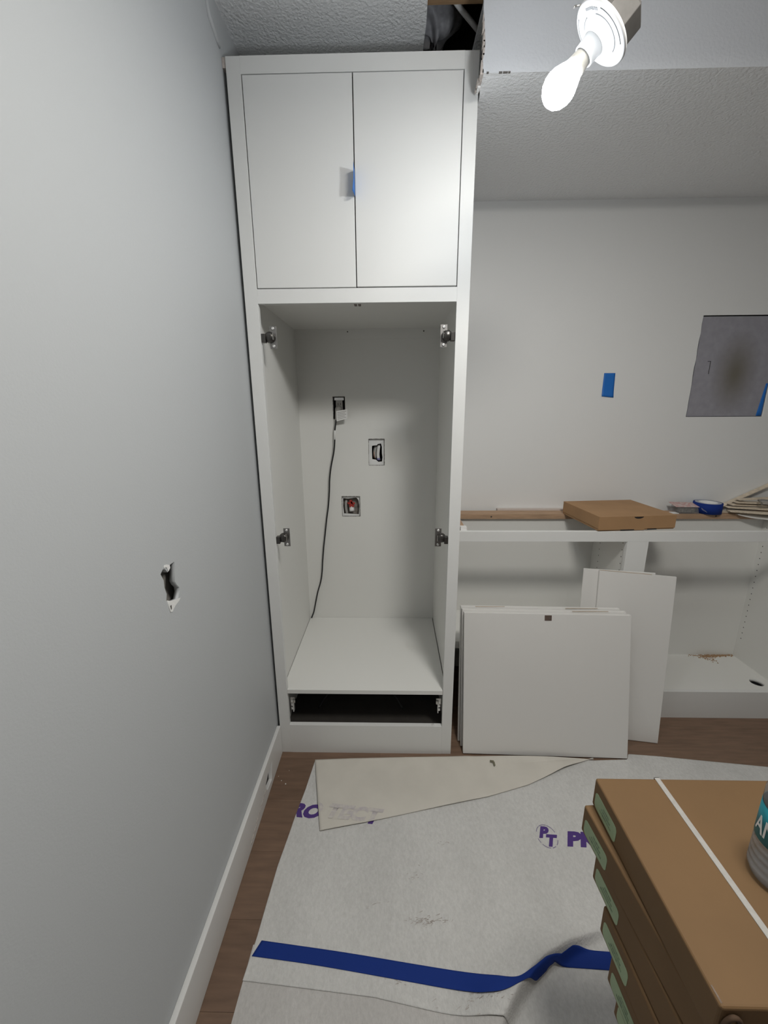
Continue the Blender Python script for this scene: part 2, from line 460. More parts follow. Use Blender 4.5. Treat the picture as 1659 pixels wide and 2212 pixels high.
# torn paper / gypsum bits along the cut edge
mb = MB()
rr = random.Random(5)
zz = ZS + 0.002
while zz < 2.50:
    xx = 0.688 + 0.004 * rr.random()
    w = rr.uniform(0.004, 0.008); h = rr.uniform(0.012, 0.03)
    mb.hexa([(xx - w, YS + 0.001, zz), (xx + 0.002, YS + 0.001, zz), (xx + 0.002, YS + 0.001, zz + h), (xx - w * rr.uniform(.3, .9), YS + 0.001, zz + h)],
            [(xx - w, YS + 0.013, zz), (xx + 0.002, YS + 0.013, zz), (xx + 0.002, YS + 0.013, zz + h), (xx - w * rr.uniform(.3, .9), YS + 0.013, zz + h)])
    zz += h * 0.8
for k in range(7):
    yy = YS + 0.01 * k; xx = 0.687 + 0.003 * rr.random(); s = rr.uniform(.003, .006)
    mb.box(xx - s, xx + s, yy, yy + 0.013, ZS - 0.004 * rr.random(), ZS + 0.008)
tag(obj('torn_drywall_edge', mb, GYPSUM, ceil, label='ragged brown cut edge of the soffit drywall'), kind='stuff')
mb = MB()
for k in range(5):
    yy = 1.405 + 0.007 * k; xx = 0.686 + 0.003 * rr.random(); s = rr.uniform(.002, .004)
    mb.box(xx - s, xx + s, yy, yy + 0.006, ZS - 0.006 * rr.random() - 0.002, ZS + 0.003)
tag(obj('drywall_flakes', mb, PAPER, ceil), kind='stuff')
for x0, x1 in ((0.733, 0.742), (0.744, 0.757), (0.758, 0.764), (0.700, 0.706)):
    obj('joint_crack', MB().box(x0, x1, YS - 0.0006, YS + 0.004, ZS - 0.0004, ZS + 0.0022), CAVITY, ceil)
# roof space over the hole
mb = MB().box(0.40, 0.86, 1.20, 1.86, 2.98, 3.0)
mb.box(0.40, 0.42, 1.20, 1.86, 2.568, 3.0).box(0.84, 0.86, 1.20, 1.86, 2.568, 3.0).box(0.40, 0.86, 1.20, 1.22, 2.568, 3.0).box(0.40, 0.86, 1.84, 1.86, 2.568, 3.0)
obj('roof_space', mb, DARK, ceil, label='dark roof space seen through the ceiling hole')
obj('joist', MB().box(0.42, 0.84, 1.30, 1.497, 2.567, 2.72), PINE_Y, ceil, bevel=0.002, label='brown wooden joist above the ceiling hole')

# baseboard on the left wall, with a cut-out for an outlet that was removed
bh = [(1.322, 0.093), (1.262, 0.086), (1.236, 0.074), (1.233, 0.052), (1.248, 0.034), (1.302, 0.024), (1.308, 0.060)]
me = plate(rect(YF, 1.4575, 0.0, 0.139), [bh], 0.0145, lambda a, b, w: Vector((XL + w, a, b)))
bb = tag(obj('baseboard_left', me, TRIMP, bevel=0.0015), 'white flat baseboard along the left wall with a small splintered hole', 'baseboard', kind='structure')
obj('hole_backing', MB().box(XL - 0.002, XL + 0.001, 1.20, 1.36, 0.01, 0.12), BOXD, bb)
mb = MB()
rr = random.Random(11)
yy = 1.228
for k in range(16):
    l = rr.uniform(.008, .016)
    zz = 0.052 - 0.032 * k / 16 + rr.uniform(-.003, .003)
    mb.box(XL + 0.0142, XL + 0.0142 + rr.uniform(.0006, .002), yy - l, yy, zz, zz + rr.uniform(.002, .005))
    yy -= 0.011
tag(obj('splinters', mb, GYPSUM, bb, label='chipped caulk and splinters below the hole'), kind='stuff')
# crumbs of plaster on the floor
for (x, yv, s, w) in ((0.0193, 1.303, .0030, 'largest white plaster crumb on the wood floor beside the baseboard hole'),
                     (-0.0015, 1.318, .0019, 'second white plaster crumb on the wood floor, left of the largest one'),
                     (-0.0190, 1.338, .0014, 'small plaster crumb on the wood floor against the baseboard'),
                     (0.018, 1.366, .0012, 'faint plaster speck on the wood floor nearest the tall cabinet')):
    mb = MB().lathe([(0.0005, 0), (s, s * .3), (s * .8, s * .9), (s * .2, s * 1.3)], Matrix.Translation((x, yv, 0.0)), 7)
    tag(obj('plaster_crumb', mb, CRUMB), w, 'crumb', 'plaster crumbs by the baseboard')

# ---------------------------------------------------------------- bulb in its lampholder
A = Vector((0.655, -0.165, 0.735)).normalized()         # from bulb tip towards the box
Bc = Vector((0.778, 1.0, 2.065))
zq = A
xq = Vector((0, 0, 1)).cross(zq).normalized(); yq = zq.cross(xq)
LM = Matrix((xq, yq, zq)).transposed().to_4x4(); LM.translation = Bc
lamp = thing('lampholder', 'round white keyless lampholder with a lit bulb, dangling from the ceiling by its cable', 'lamp', tuple(Bc))
prof = [(0.0005, -0.0345), (0.010, -0.0330), (0.019, -0.0280), (0.0270, -0.0190), (0.0312, -0.0080), (0.0318, 0.0), (0.0298, 0.0100), (0.0255, 0.0200), (0.0220, 0.0270), (0.0195, 0.0320)]
glass = obj('bulb', MB().lathe(prof, LM, 32), emission_bulb('lit_bulb', BULB_STRENGTH, tuple(-A)), lamp, label='glowing white globe of the bulb')
prof = [(0.0197, 0.0318), (0.0190, 0.040), (0.0172, 0.052), (0.0152, 0.0600), (0.0145, 0.074)]
obj('bulb_collar', MB().lathe(prof, LM, 28), BULBBASE, lamp, label='grey collar of the bulb with small print')
prof = [(0.0172, 0.0560), (0.0200, 0.0560), (0.0205, 0.0580), (0.0215, 0.0780), (0.0225, 0.0790), (0.0225, 0.0800), (0.0180, 0.0800), (0.0172, 0.0560)]
obj('socket', MB().lathe(prof, LM, 32, cap=False), PORC, lamp)
prof = [(0.0002, 0.0800), (0.0240, 0.0800), (0.0265, 0.0815), (0.0300, 0.0870), (0.0360, 0.0935), (0.0420, 0.0945), (0.0440, 0.0945), (0.0455, 0.0930), (0.0540, 0.0930), (0.0575, 0.0940),
        (0.0595, 0.0960), (0.0600, 0.0990), (0.0590, 0.1010), (0.0002, 0.1010)]
obj('disc', MB().lathe(prof, LM, 64, cap=False), PORC, lamp)
def arc(r, a0, a1, z, t=0.0012, n=24):
    mb = MB()
    mb.tube([LM @ Vector((r * math.cos(a0 + (a1 - a0) * k / n), r * math.sin(a0 + (a1 - a0) * k / n), z)) for k in range(n + 1)], t, 6)
    return mb
for q in (arc(0.0375, -0.3, 1.9, 0.0942), arc(0.0375, 2.6, 4.9, 0.0942), arc(0.0520, 0.2, 1.5, 0.0930), arc(0.0520, 2.9, 4.3, 0.0930)):
    obj('embossed_ring', q, GREYLINE, lamp)
for (ang, w, h) in ((2.28, 0.016, 0.0045), (2.66, 0.010, 0.005), (2.50, 0.003, 0.006)):
    Mx = LM @ Matrix.Rotation(ang, 4, 'Z') @ Matrix.Translation((0.0475, 0, 0.0930))
    obj('screw_slot', MB().box(-h / 2, h / 2, -w / 2, w / 2, -0.0006, 0.0006, Mx), GREYLINE, lamp)
prof = [(0.0002, 0.1012), (0.052, 0.1012), (0.052, 0.140), (0.046, 0.146), (0.0002, 0.146)]
obj('junction_box', MB().lathe(prof, LM, 8, cap=False, smooth=False), STEEL, lamp, bevel=0.001, label='dark steel junction box behind the disc')
mb = MB()
Mx = LM @ Matrix.Translation((-0.012, 0.060, 0.096))
pts = [LM @ Vector(p) for p in ((-0.010, 0.058, 0.104), (-0.010, 0.064, 0.098), (-0.014, 0.067, 0.092), (-0.018, 0.064, 0.088))]
mb.tube(pts, 0.0016, 8)
obj('box_clip', mb, CHROME, lamp)
p0 = LM @ Vector((0.0, 0.0, 0.145)); p1 = Vector((p0.x + 0.10, p0.y - 0.03, ZC - 0.002))
pts = []
d0 = A * 0.12
for k in range(17):
    t = k / 16
    pts.append((1 - t) ** 3 * p0 + 3 * (1 - t) ** 2 * t * (p0 + d0) + 3 * (1 - t) * t * t * (p1 - Vector((0, 0, .12))) + t ** 3 * p1)
obj('lamp_cable', MB().tube(pts, 0.0045, 10), WHITEP, lamp)

# fill light added to brighten the floor and lower cabinets, out of the frame
L2 = Vector((0.96, 0.40, 2.37))
l2 = thing('fill_light', 'added unseen fill light, a round white disc on a short stem above the viewer', 'lamp', (L2.x, L2.y, ZC))
obj('housing', MB().lathe([(0.188, 0.008), (0.190, 0.008), (0.190, 0.036), (0.15, 0.044), (0.0005, 0.046)], Matrix.Translation(L2), 40, cap=False), WHITEP, l2)
obj('stem', MB().tube([(L2.x, L2.y, L2.z + 0.044), (L2.x, L2.y, ZC)], 0.008, 12), WHITEP, l2)
m = bpy.data.materials.new('fill_light_diffuser'); m.use_nodes = True
m.node_tree.nodes['Principled BSDF'].inputs['Emission Color'].default_value = (1.0, 0.965, 0.90, 1)
m.node_tree.nodes['Principled BSDF'].inputs['Emission Strength'].default_value = FILL_LAMP
obj('diffuser', MB().lathe([(0.186, 0.0100), (0.186, -0.012), (0.180, -0.0135), (0.05, -0.014), (0.0005, -0.0145)], Matrix.Translation(L2), 40, cap=False), m, l2)

# ---------------------------------------------------------------- things in the roof space
rr = random.Random(21)
def bagf(u, v):
    th = 2 * math.pi * u; ph = math.pi * (0.04 + 0.92 * v)
    k = 1 + 0.10 * math.sin(3 * th + 4 * ph) + 0.06 * math.sin(7 * th - 5 * ph)
    return Vector((0.580 + 0.090 * k * math.sin(ph) * math.cos(th), 1.675 + 0.095 * k * math.sin(ph) * math.sin(th), 2.712 + 0.115 * k * math.cos(ph)))
mb = MB().grid(bagf, 40, 24)
tag(obj('insulation_bag', mb, BAG), 'crumpled grey plastic-wrapped insulation inside the ceiling hole', 'insulation')
mb = MB().tube([(0.605, 1.500, 2.600), (0.650, 1.545, 2.592), (0.690, 1.582, 2.586), (0.730, 1.620, 2.580)], 0.0075, 8)
tag(obj('lath_strip', mb, PAPER), 'pale thin strip slanting across the dark ceiling hole', 'strip')

# ---------------------------------------------------------------- tall cabinet
T = thing('tall_cabinet', 'tall white built-in cabinet with two closed doors above an open bay', 'cabinet', (0.33, 1.46, 0))
FX0, FX1, FY0, FY1, FT = -0.037, 0.696, 1.460, 1.479, 2.438
OX0, OX1 = 0.0055, 0.6545
obj('stile', MB().box(FX0, OX0, FY0, FY1, 0.0, FT), CAB, T, bevel=0.0008)
obj('stile', MB().box(OX1, FX1, FY0, FY1, 0.0, FT), CAB, T, bevel=0.0008)
obj('rail', MB().box(OX0, OX1, FY0, FY1, 2.395, FT), CAB, T)
obj('rail', MB().box(OX0, OX1, FY0, FY1, 1.785, 1.828), CAB, T)
obj('rail', MB().box(OX0, OX1, FY0, FY1, 0.0, 0.140), CAB, T)
BXL, BXR, YP = -0.0155, 0.6688, 2.069
obj('side_panel', MB().box(BXL - 0.018, BXL, FY1, YP + 0.006, 0.0, FT - 0.002), CABIN, T)
obj('side_panel', MB().box(BXR, BXR + 0.018, FY1, YP + 0.006, 0.0, FT - 0.002), CABIN, T)
obj('top_panel', MB().box(BXL, BXR, FY1, YP, FT - 0.02, FT - 0.002), CABIN, T)
obj('divider_panel', MB().box(BXL, BXR, FY1, YP, 1.8105, 1.8285), CABIN, T)
mb = MB().box(OX0 + 0.0008, OX1 - 0.0012, FY0 + 0.001, FY1, 0.2965, 0.3145).box(BXL + 0.0025, BXR - 0.0035, FY1, YP - 0.001, 0.2965, 0.3145)
obj('shelf', mb, CABIN, T)
obj('bottom_panel', MB().box(BXL, BXR, FY1, YP, 0.085, 0.103), mat('slot_shade_board', (0.045, 0.04, 0.036), 0.8, noise=0.2), T)  # near-black board colour stands in for the shade in the slot
ph = [rect(0.1535, 0.2130, 1.399, 1.5050), rect(0.3260, 0.4052, 1.169, 1.3012), rect(0.1825, 0.2768, 0.9014, 1.0082)]
me = plate(rect(BXL, BXR, 0.085, FT - 0.02), ph, 0.006, lambda a, b, w: Vector((a, YP + w, b)))
obj('back_panel', me, CABIN, T, label='white back panel with three outlet cut-outs')
for (x0, x1, z0, z1) in ((0.1535, 0.2130, 1.399, 1.5050), (0.3260, 0.4052, 1.169, 1.3012), (0.1825, 0.2768, 0.9014, 1.0082)):
    mb = MB()
    n = 14
    for k in range(n):
        s0 = R.uniform(.0008, .0022)
        xa, xb = x0 + (x1 - x0) * k / n, x0 + (x1 - x0) * (k + 1) / n
        mb.box(xa, xb, YP - 0.0004, YP + .005, z1 - s0, z1 + s0 * .6)
        s0 = R.uniform(.0004, .0012); mb.box(xa, xb, YP - 0.0004, YP + .005, z0 - s0, z0 + s0 * .6)
        za, zb = z0 + (z1 - z0) * k / n, z0 + (z1 - z0) * (k + 1) / n
        s0 = R.uniform(.0003, .0010); mb.box(x0 - s0, x0 + s0, YP - 0.0004, YP + .005, za, zb)
        s0 = R.uniform(.0004, .0012); mb.box(x1 - s0, x1 + s0, YP - 0.0004, YP + .005, za, zb)
    tag(obj('saw_cut_shade', mb, CUTSHADE, T), kind='stuff')  # dark strips along the saw cuts paint in the shade of each recess
obj('hanging_rail', MB().box(BXL, BXR, YP - 0.0035, YP, 1.766, 1.8105), CABIN, T)
for x in (0.235, 0.592):
    obj('rail_screw', MB().lathe([(0.0002, 0), (0.003, 0), (0.003, 0.001), (0.0002, 0.001)], Matrix.Translation((x, YP - 0.0035, 1.798)) @ Matrix.Rotation(math.pi / 2, 4, 'X'), 10, cap=False), PEGM, T)
# doors
obj('door', MB().box(OX0 + 0.0028, 0.3290, FY0 - 0.0005, FY1, 1.8308, 2.3925), CAB, T, bevel=0.001)
obj('door', MB().box(0.3322, OX1 - 0.0028, FY0 - 0.0005, FY1, 1.8318, 2.3925), CAB, T, bevel=0.001)
obj('door_gap_backing', MB().box(OX0 - 0.01, OX1 + 0.01, FY1 + 0.002, FY1 + 0.006, 1.8285, 2.41), DARK, T)
obj('scribe_filler', MB().box(XL + 0.0006, FX0, FY0 + 0.003, FY1, 2.412, FT), GYPSUM, T)
# magnetic catch under the top
mb = MB().box(0.3145, 0.3375, 1.480, 1.555, 1.8065, 1.8105)
catch = obj('magnetic_catch', mb, WHITEP, T)
for x in (0.3150, 0.3285):
    obj('magnet', MB().box(x, x + 0.0085, 1.481, 1.553, 1.794, 1.8065), BROWNM, catch)
# hinges left on the frame: cup and flange of a face-frame hinge hanging open into the bay
def make_hinge(side, zc, small=False):
    def X(d):
        return (OX0 + d) if side < 0 else (OX1 - d)
    def bx(mb, d0, d1, y0, y1, z0, z1):
        a, b = sorted((X(d0), X(d1)))
        return mb.box(a, b, y0, y1, z0, z1)
    RX = Matrix.Rotation(math.radians(90), 4, 'X')
    if not small:
        pl = obj('hinge', bx(MB(), 0.0230, 0.0470, 1.4900, 1.4920, zc - 0.036, zc + 0.036), NICKD, T, bevel=0.0008, label='nickel hinge flange with dark cup')
        obj('hinge_cup', MB().lathe([(0.0002, 0.019), (0.012, 0.0185), (0.0155, 0.015), (0.0178, 0.008), (0.0185, 0.0)], Matrix.Translation((X(0.0240), 1.490, zc)) @ RX, 28, cap=False), HINGE_D, pl)
        obj('cup_highlight', bx(MB(), 0.0370, 0.0400, 1.4700, 1.4800, zc - 0.010, zc + 0.013), CHROME, pl, bevel=0.0015, label='thin bright metal strip standing for the highlight on the hinge cup')  # strip added as the vertical highlight on the side of the cup
        obj('hinge_arm', bx(MB(), 0.0, 0.0140, 1.4660, 1.4860, zc - 0.019, zc + 0.009), HINGE_D, pl, bevel=0.0015)
        for dz in (-0.0275, 0.0285):
            obj('dowel', MB().lathe([(0.0050, 0), (0.0046, 0.0030), (0.0016, 0.0036), (0.0004, 0.0022)], Matrix.Translation((X(0.0350), 1.490, zc + dz)) @ RX, 14, cap=False), SCREW, pl, label='white fixing dowel')
    else:
        pl = obj('hinge', bx(MB(), 0.0030, 0.0230, 1.486, 1.490, zc - 0.008, zc + 0.022), CHROME, T, bevel=0.0008)
        obj('hinge_arm', bx(MB(), 0.0140, 0.0260, 1.480, 1.500, zc - 0.002, zc + 0.014), CHROME, pl, bevel=0.003)
        obj('hinge_foot', bx(MB(), 0.0135, 0.0175, 1.482, 1.498, zc - 0.048, zc + 0.006), SCREW, pl, bevel=0.001)
        for dz in (-0.032, -0.014, 0.004):
            obj('hinge_tab', bx(MB(), 0.0060, 0.0140, 1.484, 1.492, zc + dz - 0.006, zc + dz + 0.004), SCREW, pl, bevel=0.001)
for s in (-1, 1):
    make_hinge(s, 1.686); make_hinge(s, 0.972); make_hinge(s, 0.236, True)
# cord loop lying in the dark base of the cabinet
mb = MB()
pts = []
for k in range(41):
    t = math.pi * (0.12 + 0.76 * k / 40)
    pts.append((0.300 - 0.205 * math.cos(t * 1.0) , 1.52 + 0.16 * math.sin(t) , 0.112 + 0.12 * math.sin(t) ** 2))
mb.tube(pts, 0.0045, 8)
tag(obj('coiled_cord', mb, BLACKC), 'black cord looping in the dark slot at the foot of the tall cabinet', 'cord')
# small blob on the bottom rail
tag(obj('wood_plug', MB().lathe([(0.0002, 0), (0.006, 0), (0.006, 0.003), (0.0002, 0.003)], Matrix.Translation((0.618, 1.468, 0.140)), 12, cap=False), TRIMP),
    'small pale disc lying on the bottom rail of the tall cabinet', 'plug')

# ---------------------------------------------------------------- electrics seen through the cut-outs
e1 = thing('wall_outlet', 'bare grey outlet in the upper cut-out of the tall cabinet back', 'outlet', (0.183, YB + 0.02, 1.452))
mb = MB().box(0.1535, 0.2130, YB + 0.040, YB + 0.044, 1.399, 1.505)
for a in ((0.150, 0.1535, 1.396, 1.508), (0.2130, 0.2165, 1.396, 1.508)):
    mb.box(a[0], a[1], YB + 0.013, YB + 0.044, a[2], a[3])
mb.box(0.1535, 0.2130, YB + 0.013, YB + 0.044, 1.396, 1.399).box(0.1535, 0.2130, YB + 0.013, YB + 0.044, 1.505, 1.508)
obj('outlet_box', mb, BOXD, e1)
obj('receptacle', MB().box(0.1665, 0.2000, YB - 0.002, YB + 0.030, 1.418, 1.488), GREYD, e1, bevel=0.003)
obj('yoke', MB().box(0.1600, 0.2065, YB + 0.001, YB + 0.003, 1.488, 1.501), CHROME, e1)
obj('yoke', MB().box(0.172, 0.194, YB + 0.001, YB + 0.003, 1.404, 1.419), CHROME, e1)
for x in (0.177, 0.1885):
    obj('slot', MB().box(x, x + 0.0022, YB - 0.0028, YB - 0.001, 1.466, 1.475), BOXD, e1)
obj('slot', MB().lathe([(0.0002, 0), (0.0025, 0), (0.0025, 0.001), (0.0002, 0.001)], Matrix.Translation((0.1833, YB - 0.002, 1.460)) @ Matrix.Rotation(math.pi / 2, 4, 'X'), 10, cap=False), BOXD, e1)
cord = thing('power_cord', 'black power cord with white warning tag, plugged in and hanging down the cabinet back', 'cord', (0.166, 2.05, 1.40))
mb = MB()
plug = [Vector(p) for p in ((0.180, YB - 0.002, 1.448), (0.180, YB - 0.016, 1.446), (0.179, YB - 0.026, 1.440), (0.176, YB - 0.032, 1.428), (0.173, YB - 0.034, 1.412), (0.170, YB - 0.034, 1.396))]
mb.tube(plug, [0.0150, 0.0155, 0.0135, 0.0100, 0.0075, 0.0050], 14)
obj('plug', mb, GREYD, cord, label='grey moulded plug')
cpts = [(0.170, 2.046, 1.396), (0.166, 2.046, 1.370), (0.162, 2.046, 1.343), (0.160, 2.047, 1.302), (0.153, 2.048, 1.24), (0.136, 2.050, 1.165), (0.126, 2.052, 1.100),
        (0.122, 2.053, 1.04), (0.114, 2.053, 0.963), (0.102, 2.053, 0.890), (0.091, 2.053, 0.812), (0.080, 2.053, 0.735), (0.071, 2.053, 0.655), (0.066, 2.053, 0.600), (0.056, 2.053, 0.540), (0.036, 2.055, 0.475), (0.022, 2.057, 0.415),
        (0.008, 2.060, 0.355), (-0.006, 2.062, 0.318), (-0.0135, 2.064, 0.292)]
def smooth_pts(p, n=6):
    p = [Vector(q) for q in p]; out = []
    for i in range(len(p) - 1):
        a, b, c, d = p[max(i - 1, 0)], p[i], p[i + 1], p[min(i + 2, len(p) - 1)]
        for k in range(n):
            t = k / n
            out.append(0.5 * ((2 * b) + (c - a) * t + (2 * a - 5 * b + 4 * c - d) * t * t + (3 * b - a - 3 * c + d) * t ** 3))
    return out + [p[-1]]
obj('wire', MB().tube(smooth_pts(cpts), 0.0036, 8), BLACKC, cord)
obj('sleeve', MB().tube([(0.1625, 2.046, 1.345), (0.1610, 2.0465, 1.322), (0.1600, 2.047, 1.300)], 0.0047, 10), WHITEP, cord, label='white wrap round the cord')
q = [Vector(p) for p in ((0.1734, 2.030, 1.4373), (0.2290, 2.022, 1.4457), (0.2280, 2.024, 1.4020), (0.1739, 2.032, 1.3890))]
mb = MB(); mb.hexa(q[::-1], [p + Vector((0, 0.0008, 0)) for p in q[::-1]])
tg = obj('warning_tag', mb, WHITEP, cord, label='white printed warning tag')
mb = MB()
for k in range(5):
    t0 = 0.16 + 0.16 * k
    a = q[0].lerp(q[3], t0); b = q[1].lerp(q[2], t0); c = a.lerp(b, 0.1); d = a.lerp(b, 0.9 - 0.13 * (k % 2)); hgt = Vector((0, 0, -0.0022)); o = Vector((0, -0.0005, 0))
    mb.add([c + o, d + o, d + o + hgt, c + o + hgt], [(0, 1, 2, 3)])
tag(obj('fine_print', mb, GREYD, tg, fix=False), kind='stuff')

# low-voltage box in the middle cut-out
e2 = thing('cable_bundle', 'white and grey cables bunched in the ragged hole of the middle cut-out', 'cable', (0.37, YB + 0.02, 1.23))
mb = MB().tube(smooth_pts([(0.379, YB + 0.045, 1.267), (0.377, YB + 0.022, 1.262), (0.374, YB + 0.018, 1.245), (0.372, YB + 0.018, 1.220), (0.374, YB + 0.022, 1.198), (0.378, YB + 0.045, 1.190)], 4), [0.008] * 20 + [0.008], 10)
obj('white_cable', mb, WHITEP, e2)
for k, (x, mtl) in enumerate(((0.350, GREYD), (0.356, WHITEP), (0.362, GREYD))):
    mb = MB().tube(smooth_pts([(x + 0.006, YB + 0.045, 1.268), (x + 0.004, YB + 0.024, 1.258), (x - 0.001, YB + 0.022, 1.232), (x + 0.001, YB + 0.024, 1.205), (x + 0.006, YB + 0.045, 1.195)], 4), 0.0022, 8)
    obj('thin_cable', mb, mtl, e2)
obj('cable_tip', MB().tube([(0.374, YB + 0.016, 1.203), (0.375, YB + 0.018, 1.193)], 0.0083, 10), mat('lavender_cable', (0.22, 0.22, 0.42), 0.4), e2)
obj('copper_wire', MB().tube([(0.352, YB + 0.018, 1.235), (0.351, YB + 0.017, 1.215), (0.354, YB + 0.018, 1.200)], 0.0014, 6), COPPER, e2)

# water valve in the lower cut-out
e3 = thing('water_valve', 'water shut-off valve with a red handle in the lower cut-out', 'valve', (0.23, YB + 0.02, 0.95))
obj('valve_recess', MB().box(0.180, 0.280, YB + 0.028, YB + 0.034, 0.897, 1.012), mat('recess_grey', (0.33, 0.30, 0.27), 0.9, noise=0.5, nscale=45), e3)
obj('valve_body', MB().tube([(0.228, YB + 0.030, 0.962), (0.230, YB + 0.020, 0.960), (0.231, YB + 0.006, 0.958)], [0.010, 0.011, 0.0125], 12), CHROME, e3)
mb = MB()
Mx = Matrix.Translation((0.234, YB + 0.000, 0.966)) @ Matrix.Rotation(math.radians(-25), 4, 'Y')
mb.box(-0.006, 0.006, -0.004, 0.004, -0.006, 0.022, Mx)
for a in (0, 72, 144, 216, 288):
    Ma = Matrix.Translation((0.232, YB + 0.000, 0.964)) @ Matrix.Rotation(math.radians(a), 4, 'Y')
    mb.box(-0.0055, 0.0055, -0.004, 0.004, 0.002, 0.0175, Ma)
obj('valve_handle', mb, REDV, e3, bevel=0.0015, label='red handle')
obj('valve_outlet', MB().tube([(0.231, YB + 0.010, 0.948), (0.232, YB + 0.004, 0.936), (0.233, YB + 0.002, 0.926)], [0.012, 0.0135, 0.013], 14), WHITEP, e3, label='white cap')
obj('supply_pipe', MB().tube(smooth_pts([(0.203, YB + 0.030, 0.985), (0.201, YB + 0.020, 0.972), (0.200, YB + 0.016, 0.945), (0.204, YB + 0.020, 0.905), (0.206, YB + 0.025, 0.890)], 4), 0.0075, 10), GREYD, e3)
obj('red_ring', MB().tube([(0.210, YB + 0.012, 0.968), (0.222, YB + 0.010, 0.966)], 0.006, 10), REDV, e3)

# ---------------------------------------------------------------- blue tape tabs
def tabf(u, v):
    # sticks straight out from the door joint, seen nearly edge-on
    out = 0.042 * u
    z = 2.083 + 0.068 * v
    return Vector((0.3312 - 0.004 * u * max(0, 0.45 - v) * 2.2, 1.459 - out, z + 0.004 * u * (v - .5)))
o = obj('tape_tab', MB().grid(tabf, 8, 6), BLUE_L, fix=False)
o.modifiers.new('solid', 'SOLIDIFY').thickness = 0.0005
tag(o, 'blue painter\'s tape tab sticking out from between the upper cabinet doors', 'tape')
def tab2(u, v):
    x = 1.4570 + (0.0530 + 0.004 * (1 - v)) * u
    z = 1.4990 + 0.1066 * v - 0.006 * u * (1 - v)
    lift = 0.018 * max(0, 0.32 - v) ** 1.5 + 0.0008
    return Vector((x + 0.003 * (1 - v) * 0, YB - lift, z))
o = obj('tape_tab', MB().grid(tab2, 6, 10), BLUE_L, fix=False)
o.modifiers.new('solid', 'SOLIDIFY').thickness = 0.0005
tag(o, 'short vertical piece of blue painter\'s tape stuck on the bare back wall', 'tape')

# ---------------------------------------------------------------- base cabinet run
Bk = thing('base_cabinet', 'low white cabinet run without worktop or doors along the back wall', 'cabinet', (1.5, 1.69, 0))
BY0, BY1, BYB = 1.690, 1.709, 1.993
BX0, BX1 = 0.705, 2.62
obj('rail', MB().box(BX0, BX1, BY0, BY1, 0.8885, 0.934), CAB, Bk, bevel=0.0008)
obj('stile', MB().box(1.454, 1.544, BY0, BY1, 0.0, 0.8885), CAB, Bk)
obj('stile', MB().box(BX0, 0.735, BY0, BY1, 0.0, 0.8885), CAB, Bk)
obj('stile', MB().box(2.272, 2.36, BY0, BY1, 0.144, 0.8885), CAB, Bk)
obj('rail', MB().box(1.544, BX1, BY0, BY1, 0.0, 0.144), CAB, Bk)
# panels
obj('side_panel', MB().box(0.710, 0.728, BY1, BYB, 0.0, 0.930), CABIN, Bk)
obj('side_panel', MB().box(1.462, 1.480, BY1, BYB, 0.0, 0.930), CABIN, Bk)
obj('side_panel', MB().box(1.518, 1.536, BY1, BYB, 0.0, 0.930), CABIN, Bk)
obj('side_panel', MB().box(2.2862, 2.3042, BY1, BYB, 0.0, 0.930), CABIN, Bk)
obj('back_panel', MB().box(0.728, 1.462, BYB, BYB + 0.006, 0.34, 0.930), CABIN, Bk)
obj('back_panel', MB().box(1.536, 2.2862, BYB, BYB + 0.006, 0.10, 0.930), CABIN, Bk)
obj('deck', MB().box(0.728, 1.462, BY0 + 0.0, BYB, 0.385, 0.4035), CABIN, Bk)
obj('support_rail', MB().box(0.735, 1.462, BY0 + 0.004, BY0 + 0.02, 0.366, 0.385), CABIN, Bk)
obj('support_rail', MB().box(0.735, 1.462, BY0 + 0.15, BY0 + 0.17, 0.285, 0.325), CABIN, Bk)
th = [2 * math.pi * k / 28 for k in range(28)]
me = plate(rect(1.536, 2.2862, BY1, BYB), [[(2.2205 + 0.0285 * math.cos(t), 1.7640 + 0.0285 * math.sin(t)) for t in th]], 0.018,
           lambda a, b, w: Vector((a, b, 0.144 - w)))
obj('deck', me, CABIN, Bk, label='white cabinet floor with a round cable hole')
obj('deck_hole_backing', MB().box(2.18, 2.262, 1.725, 1.80, 0.116, 0.118), DARK, Bk)
mb = MB()
def peg(x, yv, z, s):
    Mx = Matrix.Translation((x, yv, z)) @ Matrix.Rotation(math.radians(90 * s), 4, 'Y')
    mb.lathe([(0.0002, 0), (0.0026, 0), (0.0026, 0.0003), (0.0002, 0.0003)], Mx, 8, cap=False)
for k in range(20):
    z = 0.26 + 0.032 * k
    peg(2.2860, 1.968, z, -1); peg(2.2860, 1.745, z, -1)
    if z > 0.45:
        peg(1.4618, 1.925, z, -1); peg(1.4618, 1.735, z, -1)
o = obj('peg_holes', mb, PEGM, Bk); o['kind'] = 'stuff'
# wooden nailing strips on top
ns = obj('nailing_strip', MB().box(0.740, 2.66, 1.977, 2.052, 0.911, 0.936), PINE, Bk, bevel=0.001, label='brown pine strip along the back of the cabinet top')
for x in (0.937, 2.035):
    obj('screw_hole', MB().lathe([(0.0002, 0), (0.004, 0), (0.004, 0.0006), (0.0002, 0.0006)], Matrix.Translation((x, 1.977, 0.923 if x < 1 else 0.926)) @ Matrix.Rotation(math.pi / 2, 4, 'X'), 10, cap=False), PEGM, ns)
obj('nailing_strip', MB().box(0.730, 0.768, 1.745, 1.976, 0.9115, 0.936), PINE, Bk, bevel=0.001)
obj('scribe_strip', MB().box(0.985, 1.80, 2.053, 2.079, 0.925, 0.943), mat('pale_strip', (0.62, 0.55, 0.51), 0.8), Bk)
obj('corner_block', MB().box(0.742, 0.768, 1.709, 1.735, 0.912, 0.948), PAPER, Bk)
